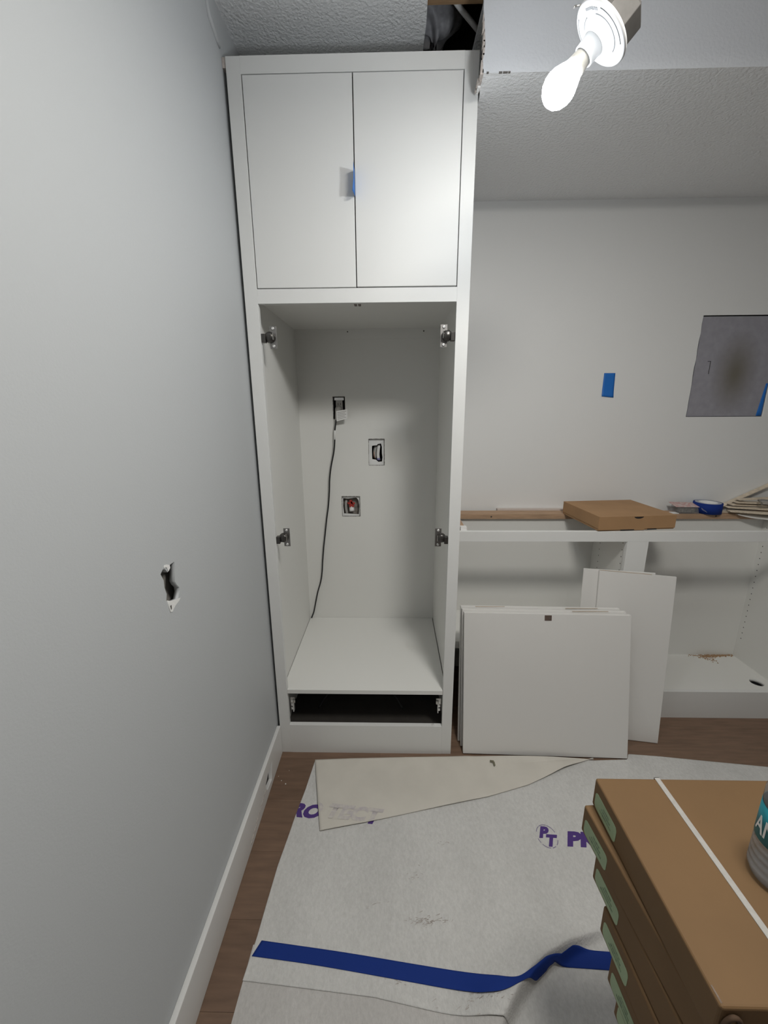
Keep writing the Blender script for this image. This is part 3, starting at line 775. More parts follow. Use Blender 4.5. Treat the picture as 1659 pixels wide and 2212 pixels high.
# sawdust in the right bay
mb = MB(); rr = random.Random(2)
for k in range(420):
    x = 2.2 + rr.gauss(-0.02, 0.055); yv = 1.991 - abs(rr.gauss(0, 0.007 + 0.022 * math.exp(-((x - 2.13) / .035) ** 2)))
    if x > 2.284 or x < 2.02: continue
    s = rr.uniform(.0010, .0030)
    mb.box(-s, s, -s * .6, s * .6, 0, s * .8, Matrix.Translation((x, yv, 0.144 + (0.001 if k % 3 == 0 else 0))) @ Matrix.Rotation(rr.uniform(0, 3), 4, 'Z'))
tag(obj('sawdust', mb, SAWD), 'brown sawdust spilled in the back corner of the right cabinet bay', 'sawdust', kind='stuff')

# ---------------------------------------------------------------- cardboard box on the cabinet top
pzx, pzy, pa = 1.322, 1.688, math.radians(5.6)
PM = Matrix.Translation((pzx, pzy, 0.9365)) @ Matrix.Rotation(pa, 4, 'Z')
pz = thing('carton', 'flat brown cardboard box with a dark thumb notch, lying on the cabinet top', 'box', (pzx, pzy, 0.9365))
PW, PD, PHt = 0.344, 0.303, 0.062
mb = MB().box(0.001, PW - 0.001, 0.003, PD, 0.0, PHt - 0.003, PM)
obj('tray', mb, CARD_B, pz, bevel=0.001)
th = [math.pi + math.pi * k / 12 for k in range(13)]
mb = MB()
mb.box(-0.0012, PW + 0.0012, 0.0, PD + 0.0012, PHt - 0.003, PHt, PM)
mb.box(-0.0012, 0.0012, 0.0, PD, 0.010, PHt, PM).box(PW - 0.0012, PW + 0.0012, 0.0, PD, 0.006, PHt, PM)
lid = obj('lid', mb, CARD_B, pz, bevel=0.0008)
outer = [(0.0, 0.004), (0.115, 0.004), (0.117, 0.0), (0.21, 0.0), (0.212, 0.006), (PW, 0.006), (PW, PHt)]
notch = [(0.176 + 0.0235 * math.cos(t), PHt + 0.012 * math.sin(t)) for t in th]
me = plate([(0.0, 0.004), (0.115, 0.004), (0.117, 0.0), (0.205, 0.0), (0.207, 0.006), (PW, 0.006), (PW, PHt)] + notch[::-1] + [(0.0, PHt)], [], 0.002,
           lambda a, b, w: PM @ Vector((a, -0.0002 + w, b)))
obj('front_flap', me, CARD_B, pz)
obj('thumb_notch', MB().box(0.150, 0.202, 0.0019, 0.0028, PHt - 0.0135, PHt - 0.0032, PM), BOXD, pz)
for (x0, x1) in ((0.10, 0.16), (0.222, 0.262)):
    obj('tuck_slot', MB().box(x0, x1, -0.0008, 0.004, 0.0003, 0.0045, PM), BOXD, pz)

# clear pack of fasteners, tape roll, shims
cl = thing('fastener_pack', 'clear plastic pack of fasteners with a red and white card on the cabinet back', 'package', (1.90, 2.0, 0.936))
CM = Matrix.Translation((1.846, 1.980, 0.936)) @ Matrix.Rotation(math.radians(-3), 4, 'Z')
mb = MB().hexa([CM @ Vector(p) for p in ((0.003, 0.002, 0.0), (0.106, 0.002, 0.0), (0.106, 0.062, 0.0), (0.0, 0.062, 0.0))],
               [CM @ Vector(p) for p in ((0.008, 0.006, 0.032), (0.100, 0.006, 0.032), (0.104, 0.060, 0.036), (0.004, 0.060, 0.036))])
obj('clamshell', mb, CLEARP, cl, bevel=0.002)
obj('fasteners', MB().box(0.018, 0.090, 0.010, 0.054, 0.003, 0.026, CM), NAILS, cl, bevel=0.003)
mb = MB().hexa([CM @ Vector(p) for p in ((-0.006, 0.004, 0.034), (0.104, 0.004, 0.034), (0.104, 0.066, 0.044), (-0.010, 0.066, 0.046))],
               [CM @ Vector(p) for p in ((-0.006, 0.004, 0.035), (0.104, 0.004, 0.035), (0.104, 0.066, 0.045), (-0.010, 0.066, 0.047))])
obj('card', mb, REDC, cl, label='red and white printed card')
mb = MB().hexa([CM @ Vector(p) for p in ((0.104, -0.014, 0.026), (0.130, -0.014, 0.012), (0.128, -0.010, 0.016), (0.104, -0.006, 0.034))],
               [CM @ Vector(p) for p in ((0.104, -0.014, 0.0275), (0.130, -0.014, 0.0135), (0.128, -0.010, 0.0175), (0.104, -0.006, 0.0355))])
obj('plastic_flap', mb, CLEARP, cl)
mb = MB().box(-0.02, 0.01, 0.0, 0.03, 0.0005, 0.004, CM)
obj('paper_scrap', mb, PAPER, cl)
tr = thing('tape_roll', 'roll of blue painter\'s tape lying flat on the cabinet back', 'tape roll', (2.018, 2.038, 0.936))
TM = Matrix.Translation((2.0165, 2.0180, 0.9365))
obj('tape_winding', MB().lathe([(0.040, 0.0), (0.0605, 0.0), (0.0605, 0.050), (0.040, 0.050), (0.040, 0.0)], TM, 40, cap=False), BLUE, tr)
obj('core', MB().lathe([(0.0385, 0.0005), (0.040, 0.0005), (0.040, 0.0505), (0.0385, 0.0505), (0.0385, 0.0005)], TM, 40, cap=False), PAPER, tr, label='pale cardboard core')
obj('wrapper', MB().lathe([(0.0408, 0.0500), (0.054, 0.0500), (0.054, 0.0507), (0.0408, 0.0507), (0.0408, 0.0500)], TM, 40, cap=False), mat('roll_wrapper', (0.42, 0.45, 0.52), 0.5), tr, label='pale end wrapper')

# heap of wood shims with a green print wrapper, sliding off the strip to the right
def shim(p, q, w, t0, t1, label):
    p, q = Vector(p), Vector(q)
    d = (q - p).normalized(); s = d.cross(Vector((0, 0, 1))).normalized() * w / 2; n = s.cross(d).normalized()
    if n.z < 0: n = -n
    mb = MB().hexa([p - s, p + s, q + s, q - s], [p - s + n * t0, p + s + n * t0, q + s + n * t1, q - s + n * t1])
    tag(obj('wood_shim', mb, SHIM, bevel=0.0005), label, 'shim', 'wood shims heaped on the cabinet back')
def zr(x): return 0.9375
shim((2.075, 2.020, 0.9375), (2.40, 1.93, 0.9375), 0.038, 0.003, 0.009, 'pale wood shim lowest in the heap of shims')
shim((2.092, 1.978, 0.951), (2.43, 1.872, 0.946), 0.040, 0.003, 0.009, 'pale wood shim at the front of the heap, tip pointing left')
shim((2.105, 2.015, 0.962), (2.43, 1.930, 0.958), 0.040, 0.003, 0.010, 'pale wood shim with a knot near its tip, second layer of the heap')
shim((2.130, 2.026, 0.972), (2.44, 1.995, 0.966), 0.038, 0.004, 0.010, 'pale wood shim at the back of the heap, third layer')
shim((2.150, 2.022, 0.984), (2.44, 1.972, 0.982), 0.036, 0.004, 0.010, 'pale wood shim on top of the heap under the wrapper')
shim((2.165, 2.028, 0.996), (2.43, 2.020, 1.006), 0.030, 0.004, 0.010, 'pale wood shim topmost in the heap, lying level')
shim((2.120, 2.062, 0.9560), (2.36, 2.063, 1.075), 0.028, 0.003, 0.006, 'pale wood shim slanting up against the wall behind the heap')
mb = MB().lathe([(0.0002, 0), (0.006, 0), (0.006, 0.0005), (0.0002, 0.0005)], Matrix.Translation((2.125, 2.000, 0.9700)) @ Matrix.Scale(1.7, 4, Vector((1, 0, 0))), 10, cap=False)
sw = thing('shim_wrapper', 'crumpled clear and green plastic wrapper on the wood shims', 'wrapper', (2.26, 1.97, 0.99))
def wrap(u, v):
    return Vector((2.215 + 0.20 * u, 1.945 + 0.035 * v + 0.004 * math.sin(9 * u), 0.976 + 0.032 * math.sin(math.pi * (0.12 + 0.5 * v)) + 0.003 * math.sin(22 * u + 6 * v)))
o = obj('green_wrapper', MB().grid(lambda u, v: wrap(0.22 + 0.78 * u, v), 20, 8), GREENB, sw, fix=False, label='dark green printed part')
o.modifiers.new('solid', 'SOLIDIFY').thickness = 0.001
o = obj('clear_wrapper', MB().grid(lambda u, v: wrap(0.28 * u, v) + Vector((0, 0, 0.001)), 10, 8), CLEARP, sw, fix=False)
o.modifiers.new('solid', 'SOLIDIFY').thickness = 0.001
obj('wrapper_fold', MB().tube(smooth_pts([wrap(0.02, 0), wrap(0.0, 0.4), wrap(0.03, 0.8), wrap(0.2, 1.0), wrap(0.5, 1.0)], 4), 0.004, 6), NAILS, sw)
def sheetf(u, v):
    x = 2.125 + 0.32 * u
    yv = 1.975 - 0.085 * v * min(1, 0.2 + 1.3 * u)
    return Vector((x, yv, 0.9365 - 0.030 * v * min(1, 1.6 * u) + 0.003 * math.sin(12 * u + 3 * v) * v))
o = obj('plastic_sheet', MB().grid(sheetf, 20, 8), PAPER, fix=False)
o.modifiers.new('solid', 'SOLIDIFY').thickness = 0.001
tag(o, 'limp white plastic sheet hanging out below the wood shims', 'sheet')

# ---------------------------------------------------------------- leaning panels
def lean_panel(name, label, bl, br, tl, tr_, t, mt, group=None):
    """front corners bottom-left, bottom-right, top-left, top-right; thickness goes back"""
    bl, br, tl, tr_ = map(Vector, (bl, br, tl, tr_))
    n = (br - bl).cross(tl - bl).normalized()
    if n.y < 0: n = -n
    e = thing(name, label, 'panel', tuple((bl + br) / 2), group)
    mb = MB().hexa([bl, br, tr_, tl], [p + n * t for p in (bl, br, tr_, tl)])
    o = obj('board', mb, mt, e, bevel=0.0012)
    return e, n
G1 = 'white panels leaning in the front stack'
e, n = lean_panel('cabinet_panel', 'large square white panel with a small brown catch, front of the leaning stack',
                  (0.749, 1.4577, 0.006), (1.440, 1.4406, 0.006), (0.7465, 1.566, 0.617), (1.436, 1.556, 0.612), 0.018, PANEL, G1)
c = Vector((1.095, 1.5605, 0.598))
ux = Vector((1, -0.0145, 0)).normalized(); uz = Vector((0, 0.107, 0.611)).normalized()
mb = MB()
for (a, b, d) in ((-0.0145, 0.0145, 0.0),):
    q = [c + ux * a + uz * -0.012, c + ux * b + uz * -0.012, c + ux * b + uz * 0.011, c + ux * a + uz * 0.011]
    mb.hexa([p - n * 0.004 for p in q], [p + n * 0.002 for p in q])
obj('catch_plate', mb, BROWNM, e, bevel=0.001, label='small brown metal catch plate')
obj('catch_dot', MB().box(c.x + 0.004, c.x + 0.008, c.y - 0.0055, c.y - 0.0035, c.z - 0.002, c.z + 0.002), CHROME, e)
e, n = lean_panel('cabinet_panel', 'white panel sandwiched second in the front leaning stack',
                  (0.7445, 1.4985, 0.004), (1.432, 1.482, 0.004), (0.741, 1.586, 0.6215), (1.424, 1.577, 0.617), 0.017, PANEL, G1)
e, n = lean_panel('cabinet_panel', 'white panel at the rear of the front leaning stack',
                  (0.737, 1.528, 0.004), (1.418, 1.512, 0.004), (0.7385, 1.606, 0.6250), (1.408, 1.598, 0.620), 0.017, PANEL, G1)
for (x0, x1, yv, z) in ((0.80, 0.925, 1.6045, 0.6256), (1.18, 1.315, 1.5975, 0.6225), (1.20, 1.35, 1.577, 0.6190)):
    obj('raw_edge_line', MB().box(x0, x1, yv - 0.0008, yv + 0.0008, z - 0.001, z + 0.0006), RAWEDGE, e)
G2 = 'narrow white panels leaning on the divider'
e, n = lean_panel('cabinet_panel', 'tall narrow white panel leaning on the cabinet divider, in front of its twin',
                  (1.318, 1.573, 0.003), (1.6206, 1.5274, 0.003), (1.341, 1.668, 0.766), (1.664, 1.655, 0.741), 0.012, PANEL, G2)
mb = MB().hexa([(1.341, 1.668, 0.7667), (1.56, 1.6592, 0.7497), (1.56, 1.6622, 0.7497), (1.341, 1.671, 0.7667)], [(1.341, 1.668, 0.7680), (1.56, 1.6592, 0.7510), (1.56, 1.6622, 0.7510), (1.341, 1.671, 0.7680)])
obj('raw_edge', mb, RAWEDGE, e)
e, n = lean_panel('cabinet_panel', 'narrow white panel half hidden behind another on the cabinet divider, its left edge showing',
                  (1.262, 1.600, 0.003), (1.55, 1.565, 0.003), (1.280, 1.6868, 0.768), (1.585, 1.6745, 0.752), 0.003, PANEL, G2)
mb = MB().hexa([(1.305, 1.6752, 0.700), (1.338, 1.6715, 0.700), (1.340, 1.6795, 0.7625), (1.3075, 1.6832, 0.7645)], [(1.305, 1.6760, 0.700), (1.338, 1.6723, 0.700), (1.340, 1.6803, 0.7625), (1.3075, 1.6840, 0.7645)])

# ---------------------------------------------------------------- floor protection sheets
def interp(pts, x):
    if x <= pts[0][0]: return pts[0][1]
    for (a, b), (c, d) in zip(pts, pts[1:]):
        if x <= c: return b + (d - b) * (x - a) / (c - a)
    return pts[-1][1]
FAR = [(0.1156, 1.4141), (0.2721, 1.4235), (0.5483, 1.4348), (0.6868, 1.4393), (0.75, 1.4430), (0.9353, 1.4390), (1.0455, 1.4370), (1.30, 1.432), (1.44, 1.4400), (1.458, 1.4680), (1.5895, 1.4576), (1.8106, 1.4316), (1.9941, 1.4104), (2.4, 1.36)]
LEFT = [(0.7253, 0.0535), (0.7738, 0.0578), (0.8152, 0.0622), (0.8931, 0.0651), (1.0024, 0.0702), (1.1077, 0.0824), (1.1666, 0.0883), (1.2793, 0.1041), (1.4094, 0.1164), (1.5, 0.125)]
RIDGE = [Vector(p) for p in ((0.655, 0.52), (0.707, 0.650), (0.760, 0.705), (0.805, 0.742), (0.860, 0.775), (0.935, 0.812), (1.02, 0.838), (1.12, 0.868))]
def ridge_h(x, y):
    best = None
    p = Vector((x, y))
    for i in range(len(RIDGE) - 1):
        a, b = RIDGE[i], RIDGE[i + 1]
        ab = b - a; t = max(0, min(1, (p - a).dot(ab) / ab.dot(ab)))
        q = a + ab * t; d = (p - q).length
        if best is None or d < best[0]:
            side = ab.x * (p - a).y - ab.y * (p - a).x
            best = (d, side, (i + t) / (len(RIDGE) - 1))
    d, side, s = best
    H = 0.048 * min(1, max(0, s) * 4 + 0.3) * min(1, (1.0 - s) * 1.9 + 0.12)
    return H * (math.exp(-(d / 0.075) ** 2) if side > 0 else math.exp(-(d / 0.011) ** 2))
def cloth_z(x, y):
    return 0.0035 + ridge_h(x, y) + 0.0008 * (math.sin(9 * x + 4 * y) * math.sin(7 * y - 3 * x))
NEAR = [(0.05, 0.7253), (0.4, 0.700), (0.7, 0.655), (0.9, 0.62), (2.4, 0.60)]
sheet = None
def sA(u, v):
    x = 0.05 + 2.25 * u ** 1.15
    for _ in range(2):
        y = interp(NEAR, x) + (interp(FAR, x) - interp(NEAR, x)) * v
        xl = interp(LEFT, y)
        x = xl + (2.3 - xl) * u ** 1.15
    y = interp(NEAR, x) + (interp(FAR, x) - interp(NEAR, x)) * v
    z = cloth_z(x, y)
    if 0.80 < x < 1.30 and v > 0.93:
        z += 0.010 * math.sin(math.pi * (x - 0.80) / 0.50) * ((v - 0.93) / 0.07) ** 2
    return Vector((x, y, z))
ps = thing('floor_protection_sheet', 'white fleece floor protection sheet with purple lettering and a folded corner', 'sheet', (0.8, 1.0, 0.0))
body = obj('sheet_body', MB().grid(sA, 420, 240), CLOTH, ps, fix=False)
body.modifiers.new('solid', 'SOLIDIFY').thickness = 0.0018
def sB(u, v):
    y = -0.45 + 1.25 * v
    xl = 0.0563 + 0.004 * math.sin(8 * y)
    x = xl + (2.3 - xl) * u
    return Vector((x, y, max(0.0008, cloth_z(x, y) - 0.0026 - 0.004 * max(0, ridge_h(x, y) / 0.042))))
bsh = obj('floor_protection_sheet', MB().grid(sB, 380, 200), CLOTH_B, fix=False)
tag(bsh, 'greyer fleece sheet nearest the viewer, tucked under the lettered white sheet', 'sheet')
# folded corner
LO = [(0.1891, 1.1142), (0.3458, 1.1465), (0.5536, 1.1966), (0.8117, 1.2557), (0.982, 1.3092), (1.1515, 1.385), (1.2934, 1.4380)]
def flapf(u, v):
    xa = 0.1165 + (1.2934 - 0.1165) * u
    a = Vector((xa, interp(FAR, xa) + 0.0008))
    xb = 0.1891 + (1.2934 - 0.1891) * u
    b = Vector((xb, interp(LO, xb)))
    p = a.lerp(b, v)
    lift = 0.004 + 0.006 * math.sin(math.pi * min(1, v * 1.0)) * (1 - 0.5 * u) + 0.004 * v * (0.5 + 0.5 * math.sin(17 * u)) * (1 - u) + 0.010 * math.exp(-((u - .88) / .07) ** 2) * v
    if 0.80 < p.x < 1.30 and v < 0.25:
        lift += 0.010 * math.sin(math.pi * (p.x - 0.80) / 0.50) * (1 - v / 0.25)
    return Vector((p.x, p.y, 0.0035 + lift))
fl = obj('folded_corner', MB().grid(flapf, 120, 40), FLAP, ps, fix=False, label='cream underside of the sheet folded back over itself')
fl.modifiers.new('solid', 'SOLIDIFY').thickness = 0.0015
fl.modifiers['solid'].offset = 1.0
# lettering
def clip(me, co, no):
    bm = bmesh.new(); bm.from_mesh(me)
    bmesh.ops.bisect_plane(bm, geom=bm.verts[:] + bm.edges[:] + bm.faces[:], plane_co=co, plane_no=no, clear_outer=True)
    bm.to_mesh(me); bm.free()
def drape(me, off):
    for v in me.vertices:
        v.co.z = cloth_z(v.co.x, v.co.y) + off + (0.0003 if v.co.z > 0.0001 else 0.0)
# row at the left: runs under the folded corner
rot = math.radians(-4.6)
MT = Matrix.Translation((0.018, 1.1720, 0)) @ Matrix.Rotation(rot, 4, 'Z')
me = fit_text('PRO TECT', 0.375, 0.056, MT, 0.36, 0.062)
clip(me, Vector((0.0885, 1.1666, 0)), Vector((-1, 0.142, 0)))
drape(me, 0.0002)
obj('lettering', me, PURPLE, ps, fix=False, label='purple bold letters printed on the sheet')
me = fit_text('PRO TECT', 0.375, 0.056, MT, 0.36, 0.062, 0.0)
clip(me, Vector((0.180, 1.1666, 0)), Vector((-1, -0.2, 0)))
for (p, q) in zip(LO[:2], LO[1:3]):
    d = Vector((q[0] - p[0], q[1] - p[1], 0)).normalized()
    clip(me, Vector((p[0], p[1] + 0.0015, 0)), Vector((d.y, -d.x, 0)))
bm = bmesh.new(); bm.from_mesh(me)
bmesh.ops.triangulate(bm, faces=bm.faces[:]); bmesh.ops.subdivide_edges(bm, edges=bm.edges[:], cuts=2, use_grid_fill=True)
bm.to_mesh(me); bm.free()
for v in me.vertices:
    # solve flap height roughly: v parameter along the fold
    u = (v.co.x - 0.15) / (1.2934 - 0.15); fa = interp(FAR, v.co.x); lo = interp(LO, v.co.x)
    vv = min(1, max(0, (fa - v.co.y) / max(1e-4, fa - lo)))
    v.co.z = flapf(min(1, max(0, u)), vv).z + 0.0012
obj('faint_lettering', me, PURPLE_F, ps, fix=False, label='lettering showing faintly through the folded corner')
# right-hand mark: circled PT and the next word
MT = Matrix.Translation((1.040, 1.0780, 0)) @ Matrix.Rotation(math.radians(-2.0), 4, 'Z')
me = fit_text('PRO TECT', 0.40, 0.0545, MT, 0.38, 0.062); drape(me, 0.0002)
obj('lettering', me, PURPLE, ps, fix=False)
me = lettering('P', 0.052, Matrix.Translation((0.9560, 1.1090, 0)) @ Matrix.Rotation(math.radians(-3), 4, 'Z'), shear=0.38, bold=0.0034); drape(me, 0.0002)
obj('emblem_letter', me, PURPLE, ps, fix=False)
me = lettering('T', 0.052, Matrix.Translation((0.9690, 1.0810, 0)) @ Matrix.Rotation(math.radians(-3), 4, 'Z'), shear=0.38, bold=0.0034); drape(me, 0.0002)
obj('emblem_letter', me, PURPLE, ps, fix=False)
def ring(a0, a1, r0=0.0385, r1=0.0412):
    n = 10
    pts = []
    for k in range(n + 1):
        a = a0 + (a1 - a0) * k / n
        for r in (r0, r1):
            x, yv = 0.9835 + r * 0.86 * math.cos(a) , 1.1120 + r * math.sin(a)
            pts.append((x, yv, cloth_z(x, yv) + 0.0004))
    mb = MB().add(pts, [(2 * k, 2 * k + 1, 2 * k + 3, 2 * k + 2) for k in range(n)])
    obj('emblem_arc', mb, EMB, ps, fix=False)
EMB = mat('emblem_ink', (0.22, 0.19, 0.30), 0.8)
for a0, a1 in ((0.35, 1.25), (1.30, 2.1), (2.15, 2.75), (3.35, 3.75), (3.9, 4.7), (4.85, 5.25), (5.45, 5.95)):
    ring(a0, a1)
# smudges and a scrap on the sheet
rr = random.Random(9)
mb = MB()
for (cx, cy, n, sx, sy) in ((0.545, 0.862, 60, 0.030, 0.007), (0.66, 0.69, 30, 0.05, 0.012), (0.47, 0.74, 20, 0.03, 0.01), (0.515, 0.985, 10, 0.012, 0.012), (0.62, 1.085, 6, 0.01, 0.006), (0.40, 0.90, 6, .02, .01)):
    for k in range(n):
        x, yv = cx + rr.gauss(0, sx), cy + rr.gauss(0, sy)
        l, w = rr.uniform(.004, .013), rr.uniform(.0006, .0016)
        a = rr.gauss(0.25, 0.35)
        c_, s_ = math.cos(a), math.sin(a)
        q = [(x - l * c_ / 2 - w * s_, yv - l * s_ / 2), (x + l * c_ / 2, yv + l * s_ / 2 - w), (x + l * c_ / 2 + w * s_, yv + l * s_ / 2 + w), (x - l * c_ / 2, yv - l * s_ / 2 + w)]
        mb.add([(px, py, cloth_z(px, py) + 0.0004) for px, py in q], [(0, 1, 2, 3)])
tag(obj('scuff_marks', mb, STAIN, ps, fix=False, label='grey scuff marks'), kind='stuff')
mb = MB().hexa([(0.852, 1.404, 0.0186), (0.866, 1.401, 0.0186), (0.869, 1.408, 0.0186), (0.853, 1.412, 0.0186)], [(0.852, 1.404, 0.020), (0.866, 1.401, 0.0215), (0.869, 1.408, 0.0215), (0.853, 1.412, 0.020)])
mb.hexa([(0.864, 1.385, 0.0186), (0.870, 1.385, 0.0186), (0.870, 1.403, 0.0186), (0.863, 1.403, 0.0186)], [(0.864, 1.385, 0.0205), (0.870, 1.385, 0.0205), (0.870, 1.403, 0.0215), (0.863, 1.403, 0.0215)])
tag(obj('debris_scrap', mb, mat('scrap_olive', (0.16, 0.15, 0.10), 0.8)), 'small dark olive scrap lying on the folded cream corner', 'scrap')
# long strip of blue tape over the sheets
TT = [(0.0777, 0.8043), (0.3053, 0.7832), (0.4986, 0.762), (0.6228, 0.7485), (0.7079, 0.7399), (0.7634, 0.7398), (0.8134, 0.7616), (0.8586, 0.7832), (0.9287, 0.7987), (1.0112, 0.7976), (1.20, 0.7890)]
TB = [(0.0609, 0.7701), (0.2389, 0.7545), (0.4603, 0.7295), (0.6112, 0.7121), (0.6761, 0.708), (0.7256, 0.7142), (0.7867, 0.7375), (0.8485, 0.7549), (0.8759, 0.7618), (0.9924, 0.7589), (1.19, 0.7500)]
TTs = smooth_pts([(a, b, 0) for a, b in TT], 8); TBs = smooth_pts([(a, b, 0) for a, b in TB], 8)
def strip(u, v):
    k = u * (len(TTs) - 1); i = min(int(k), len(TTs) - 2); f = k - i
    p = TBs[i].lerp(TBs[i + 1], f).lerp(TTs[i].lerp(TTs[i + 1], f), v)
    def top(x, y):
        return max(cloth_z(x + a, y + b) for a in (-.006, 0, .006) for b in (-.006, 0, .006))
    cz = cloth_z(p.x, p.y)
    # the strip shortens a little where it climbs the wrinkle
    x, y = p.x - 0.10 * (cz - 0.01), p.y - 0.53 * (cz - 0.01)
    return Vector((x, y, top(x, y) + 0.0012))
o = obj('floor_tape', MB().grid(strip, 160, 10), BLUE, fix=False)
o.modifiers.new('solid', 'SOLIDIFY').thickness = 0.0004
o.modifiers['solid'].offset = 1.0
tag(o, 'long strip of blue painter\'s tape across the floor sheets, kinked over a wrinkle', 'tape')

# ---------------------------------------------------------------- stack of flat cartons
BXW, BXD, BXH = 0.62, 0.317, 0.0625
spots = [(0.843, 0.655), (0.8266, 0.651), (0.8353, 0.606), (0.8344, 0.559), (0.8375, 0.522), (0.850, 0.508), (0.862, 0.495), (0.855, 0.490), (0.868, 0.490), (0.860, 0.484), (0.866, 0.488), (0.862, 0.482)]
words = ['topmost', 'second from the top', 'third from the top', 'fourth from the top', 'fifth from the top', 'sixth from the top', 'seventh from the top',
         'eighth from the top', 'ninth from the top', 'third from the floor', 'second from the floor', 'lowest, on the floor']
TURN = [0, 4.2, 2.0, 1.6, 1.0, 0.8, 0.8, 0.6, 0.6, 0.4, 0.4, 0.2]
def carton(i, x, yfar):
    n0 = len(COL.objects)
    z0 = 0.0055 + (0.75 - 0.0055) * (11 - i) / 12.0
    z1 = 0.0055 + (0.75 - 0.0055) * (12 - i) / 12.0 - 0.0004
    lab = 'flat brown carton with a green side label, %s in the near stack' % words[i]
    if i == 0: lab = 'topmost flat brown carton of the near stack, banded with a white strap'
    e = thing('carton', lab, 'box', (x, yfar - BXD, z0), 'flat brown cartons in the near stack')
    mb = MB().box(x, x + BXW, yfar - BXD, yfar, z0, z1)
    obj('box_body', mb, CARD, e, bevel=0.004, segs=3)
    yl0, yl1 = yfar - 0.085, yfar - 0.010
    zl0, zl1 = z0 + 0.006, z0 + 0.040
    rad = 0.008
    poly = []
    for (cx, cz, a0) in ((yl0 + rad, zl0 + rad, 180), (yl1 - rad, zl0 + rad, 270), (yl1 - rad, zl1 - rad, 0), (yl0 + rad, zl1 - rad, 90)):
        for k in range(4):
            a = math.radians(a0 + 30 * k); poly.append((cx + rad * math.cos(a), cz + rad * math.sin(a)))
    me = plate(poly, [], 0.0006, lambda a, b, w: Vector((x - 0.0006 + w, a, b)))
    lb = obj('side_label', me, GREEN, e, label='pale green printed label')
    mb = MB()
    for k in range(3):
        mb.box(x - 0.0010, x - 0.0005, yl0 + 0.016 + 0.004 * k, yl1 - 0.020 - 0.005 * k, zl0 + 0.009 + 0.007 * k, zl0 + 0.0125 + 0.007 * k)
    tag(obj('label_print', mb, PRINT, lb), kind='stuff')
    return e, z0, z1
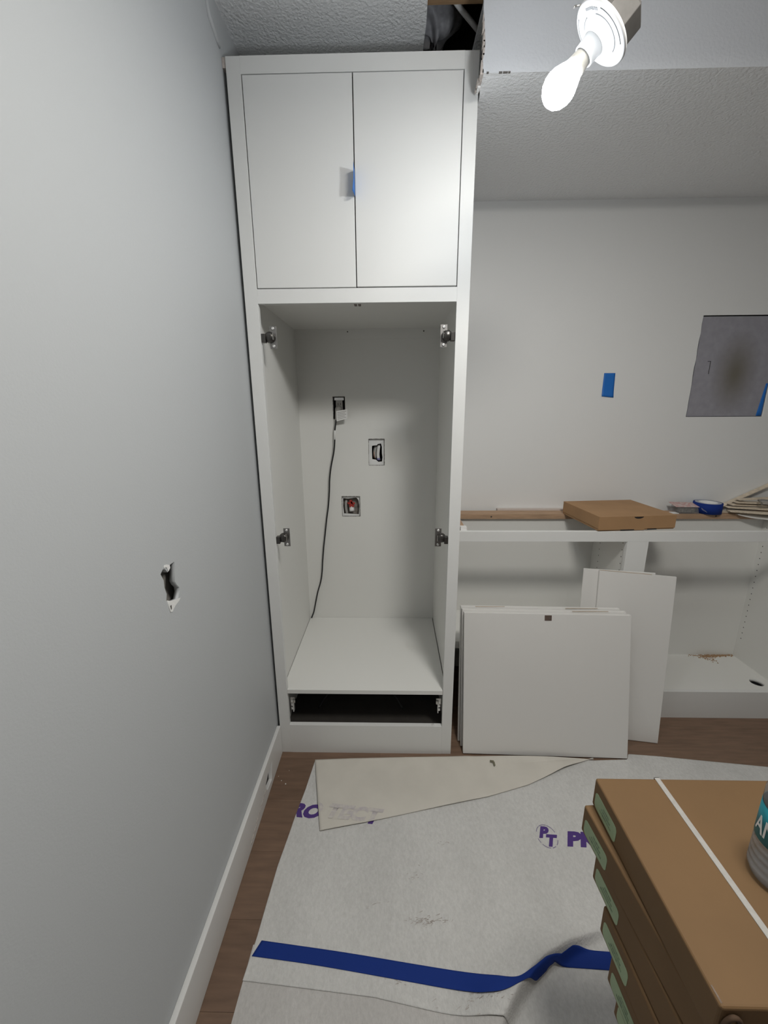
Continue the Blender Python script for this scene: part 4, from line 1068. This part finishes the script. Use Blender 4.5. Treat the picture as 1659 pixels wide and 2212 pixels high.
for i, (x, yf) in enumerate(spots):
    e, z0, z1 = carton(i, x, yf)
    if i == 0:
        s = 0.0045
        mb = MB().box(0.9565, 0.9565 + 0.0095, yf - BXD - 0.0012, yf + 0.0012, z1 + 0.0002, z1 + 0.0012)
        mb.box(0.9565, 0.9660, yf + 0.0002, yf + 0.0012, z0 + 0.001, z1 + 0.0012).box(0.9565, 0.9660, yf - BXD - 0.0012, yf - BXD - 0.0002, z0 + 0.001, z1 + 0.0012)
        obj('strap', mb, STRAP, e, label='white plastic strap')
        mb = MB().tube(smooth_pts([(x + 0.004, yf - BXD - 0.001, z1 - 0.050), (x + 0.006, yf - BXD - 0.003, z1 - 0.020), (x + 0.014, yf - BXD - 0.004, z1 - 0.009),
                                   (x + 0.024, yf - BXD - 0.003, z1 - 0.020), (x + 0.027, yf - BXD - 0.001, z1 - 0.050)], 5), 0.0030, 8)
        obj('corner_fold', mb, CARD_DARK, e, label='dark folded lip at the near corner')
        mb = MB().tube([(x + 0.0035, yf - BXD + 0.004, z1 - 0.0003), (x + 0.0030, yf - BXD + 0.020, z1 - 0.0002)], 0.0012, 6)
        obj('clear_tape', mb, CLEARP, e)
    if i == 4:
        # lip of an opened end flap, looping out on the left
        for (dx, dz) in ((0.0, 0.0), (0.012, 0.004)):
            xx = x - 0.016 + dx
            mb = MB().tube(smooth_pts([(xx + 0.008, yf - 0.180, z0 + 0.018 + dz), (xx, yf - 0.120, z0 + 0.024 + dz), (xx, yf - 0.085, z0 + 0.030 + dz), (xx + 0.003, yf - 0.074, z0 + 0.020 + dz),
                                       (xx + 0.004, yf - 0.084, z0 + 0.006 + dz), (xx + 0.006, yf - 0.130, z0 + 0.0045 + dz), (xx + 0.009, yf - 0.180, z0 + 0.005 + dz)], 5), 0.0038, 8)
            obj('open_flap_lip', mb, CARD_DARK, e, label='dark looping lip of an open end flap')
    e.rotation_euler = (0, 0, 0)
    a = math.radians(TURN[i])
    if a:
        piv = Vector((x, yf, 0)); rot_ = Matrix.Rotation(a, 4, 'Z')
        e.location = piv + rot_ @ (Vector(e.location) - piv)
        e.rotation_euler = (0, 0, a)

# ---------------------------------------------------------------- water bottle on the cartons
bt_ = thing('water_bottle', 'clear plastic water bottle with a teal label, standing on the topmost carton', 'bottle', (1.034, 0.482, 0.75))
WM = Matrix.Translation((1.0345, 0.4815, 0.7502))
Rb = 0.0365
prof = [(0.0002, 0.004), (0.018, 0.004), (0.026, 0.0), (0.032, 0.003), (0.0355, 0.012)]
z = 0.014
while z < 0.064:
    prof += [(Rb, z), (Rb, z + 0.006), (Rb - 0.0018, z + 0.009), (Rb - 0.0018, z + 0.011)]; z += 0.013
prof += [(Rb, 0.066), (Rb - 0.001, 0.069), (Rb - 0.001, 0.128), (Rb, 0.131), (Rb, 0.150), (0.033, 0.165), (0.026, 0.182), (0.0175, 0.196), (0.0135, 0.203), (0.0130, 0.212), (0.0130, 0.221)]
obj('bottle_body', MB().lathe(prof, WM, 48, cap=False), PET, bt_, label='clear ribbed plastic body')
obj('bottle_label', MB().lathe([(Rb - 0.0006, 0.0690), (Rb + 0.0001, 0.0690), (Rb + 0.0001, 0.1270), (Rb - 0.0006, 0.1270)], WM, 64, cap=False), TEAL, bt_, label='teal wrap-around label')
obj('cap', MB().lathe([(0.0150, 0.208), (0.0152, 0.221), (0.0140, 0.2225), (0.0002, 0.2225)], WM, 28, cap=False), WHITEP, bt_)
me = lettering('AN', 0.040, Matrix.Identity(4), bold=0.0006, depth=0.0003)
for v in me.vertices:
    ang = math.radians(150.0) + 0.62 * (v.co.x) / Rb
    rr_ = Rb + 0.0004 + (0.0002 if v.co.z > 0 else 0)
    v.co = WM @ Vector((rr_ * math.cos(ang), rr_ * math.sin(ang), 0.0800 + v.co.y))
obj('label_lettering', me, WHITEP, bt_, fix=False)
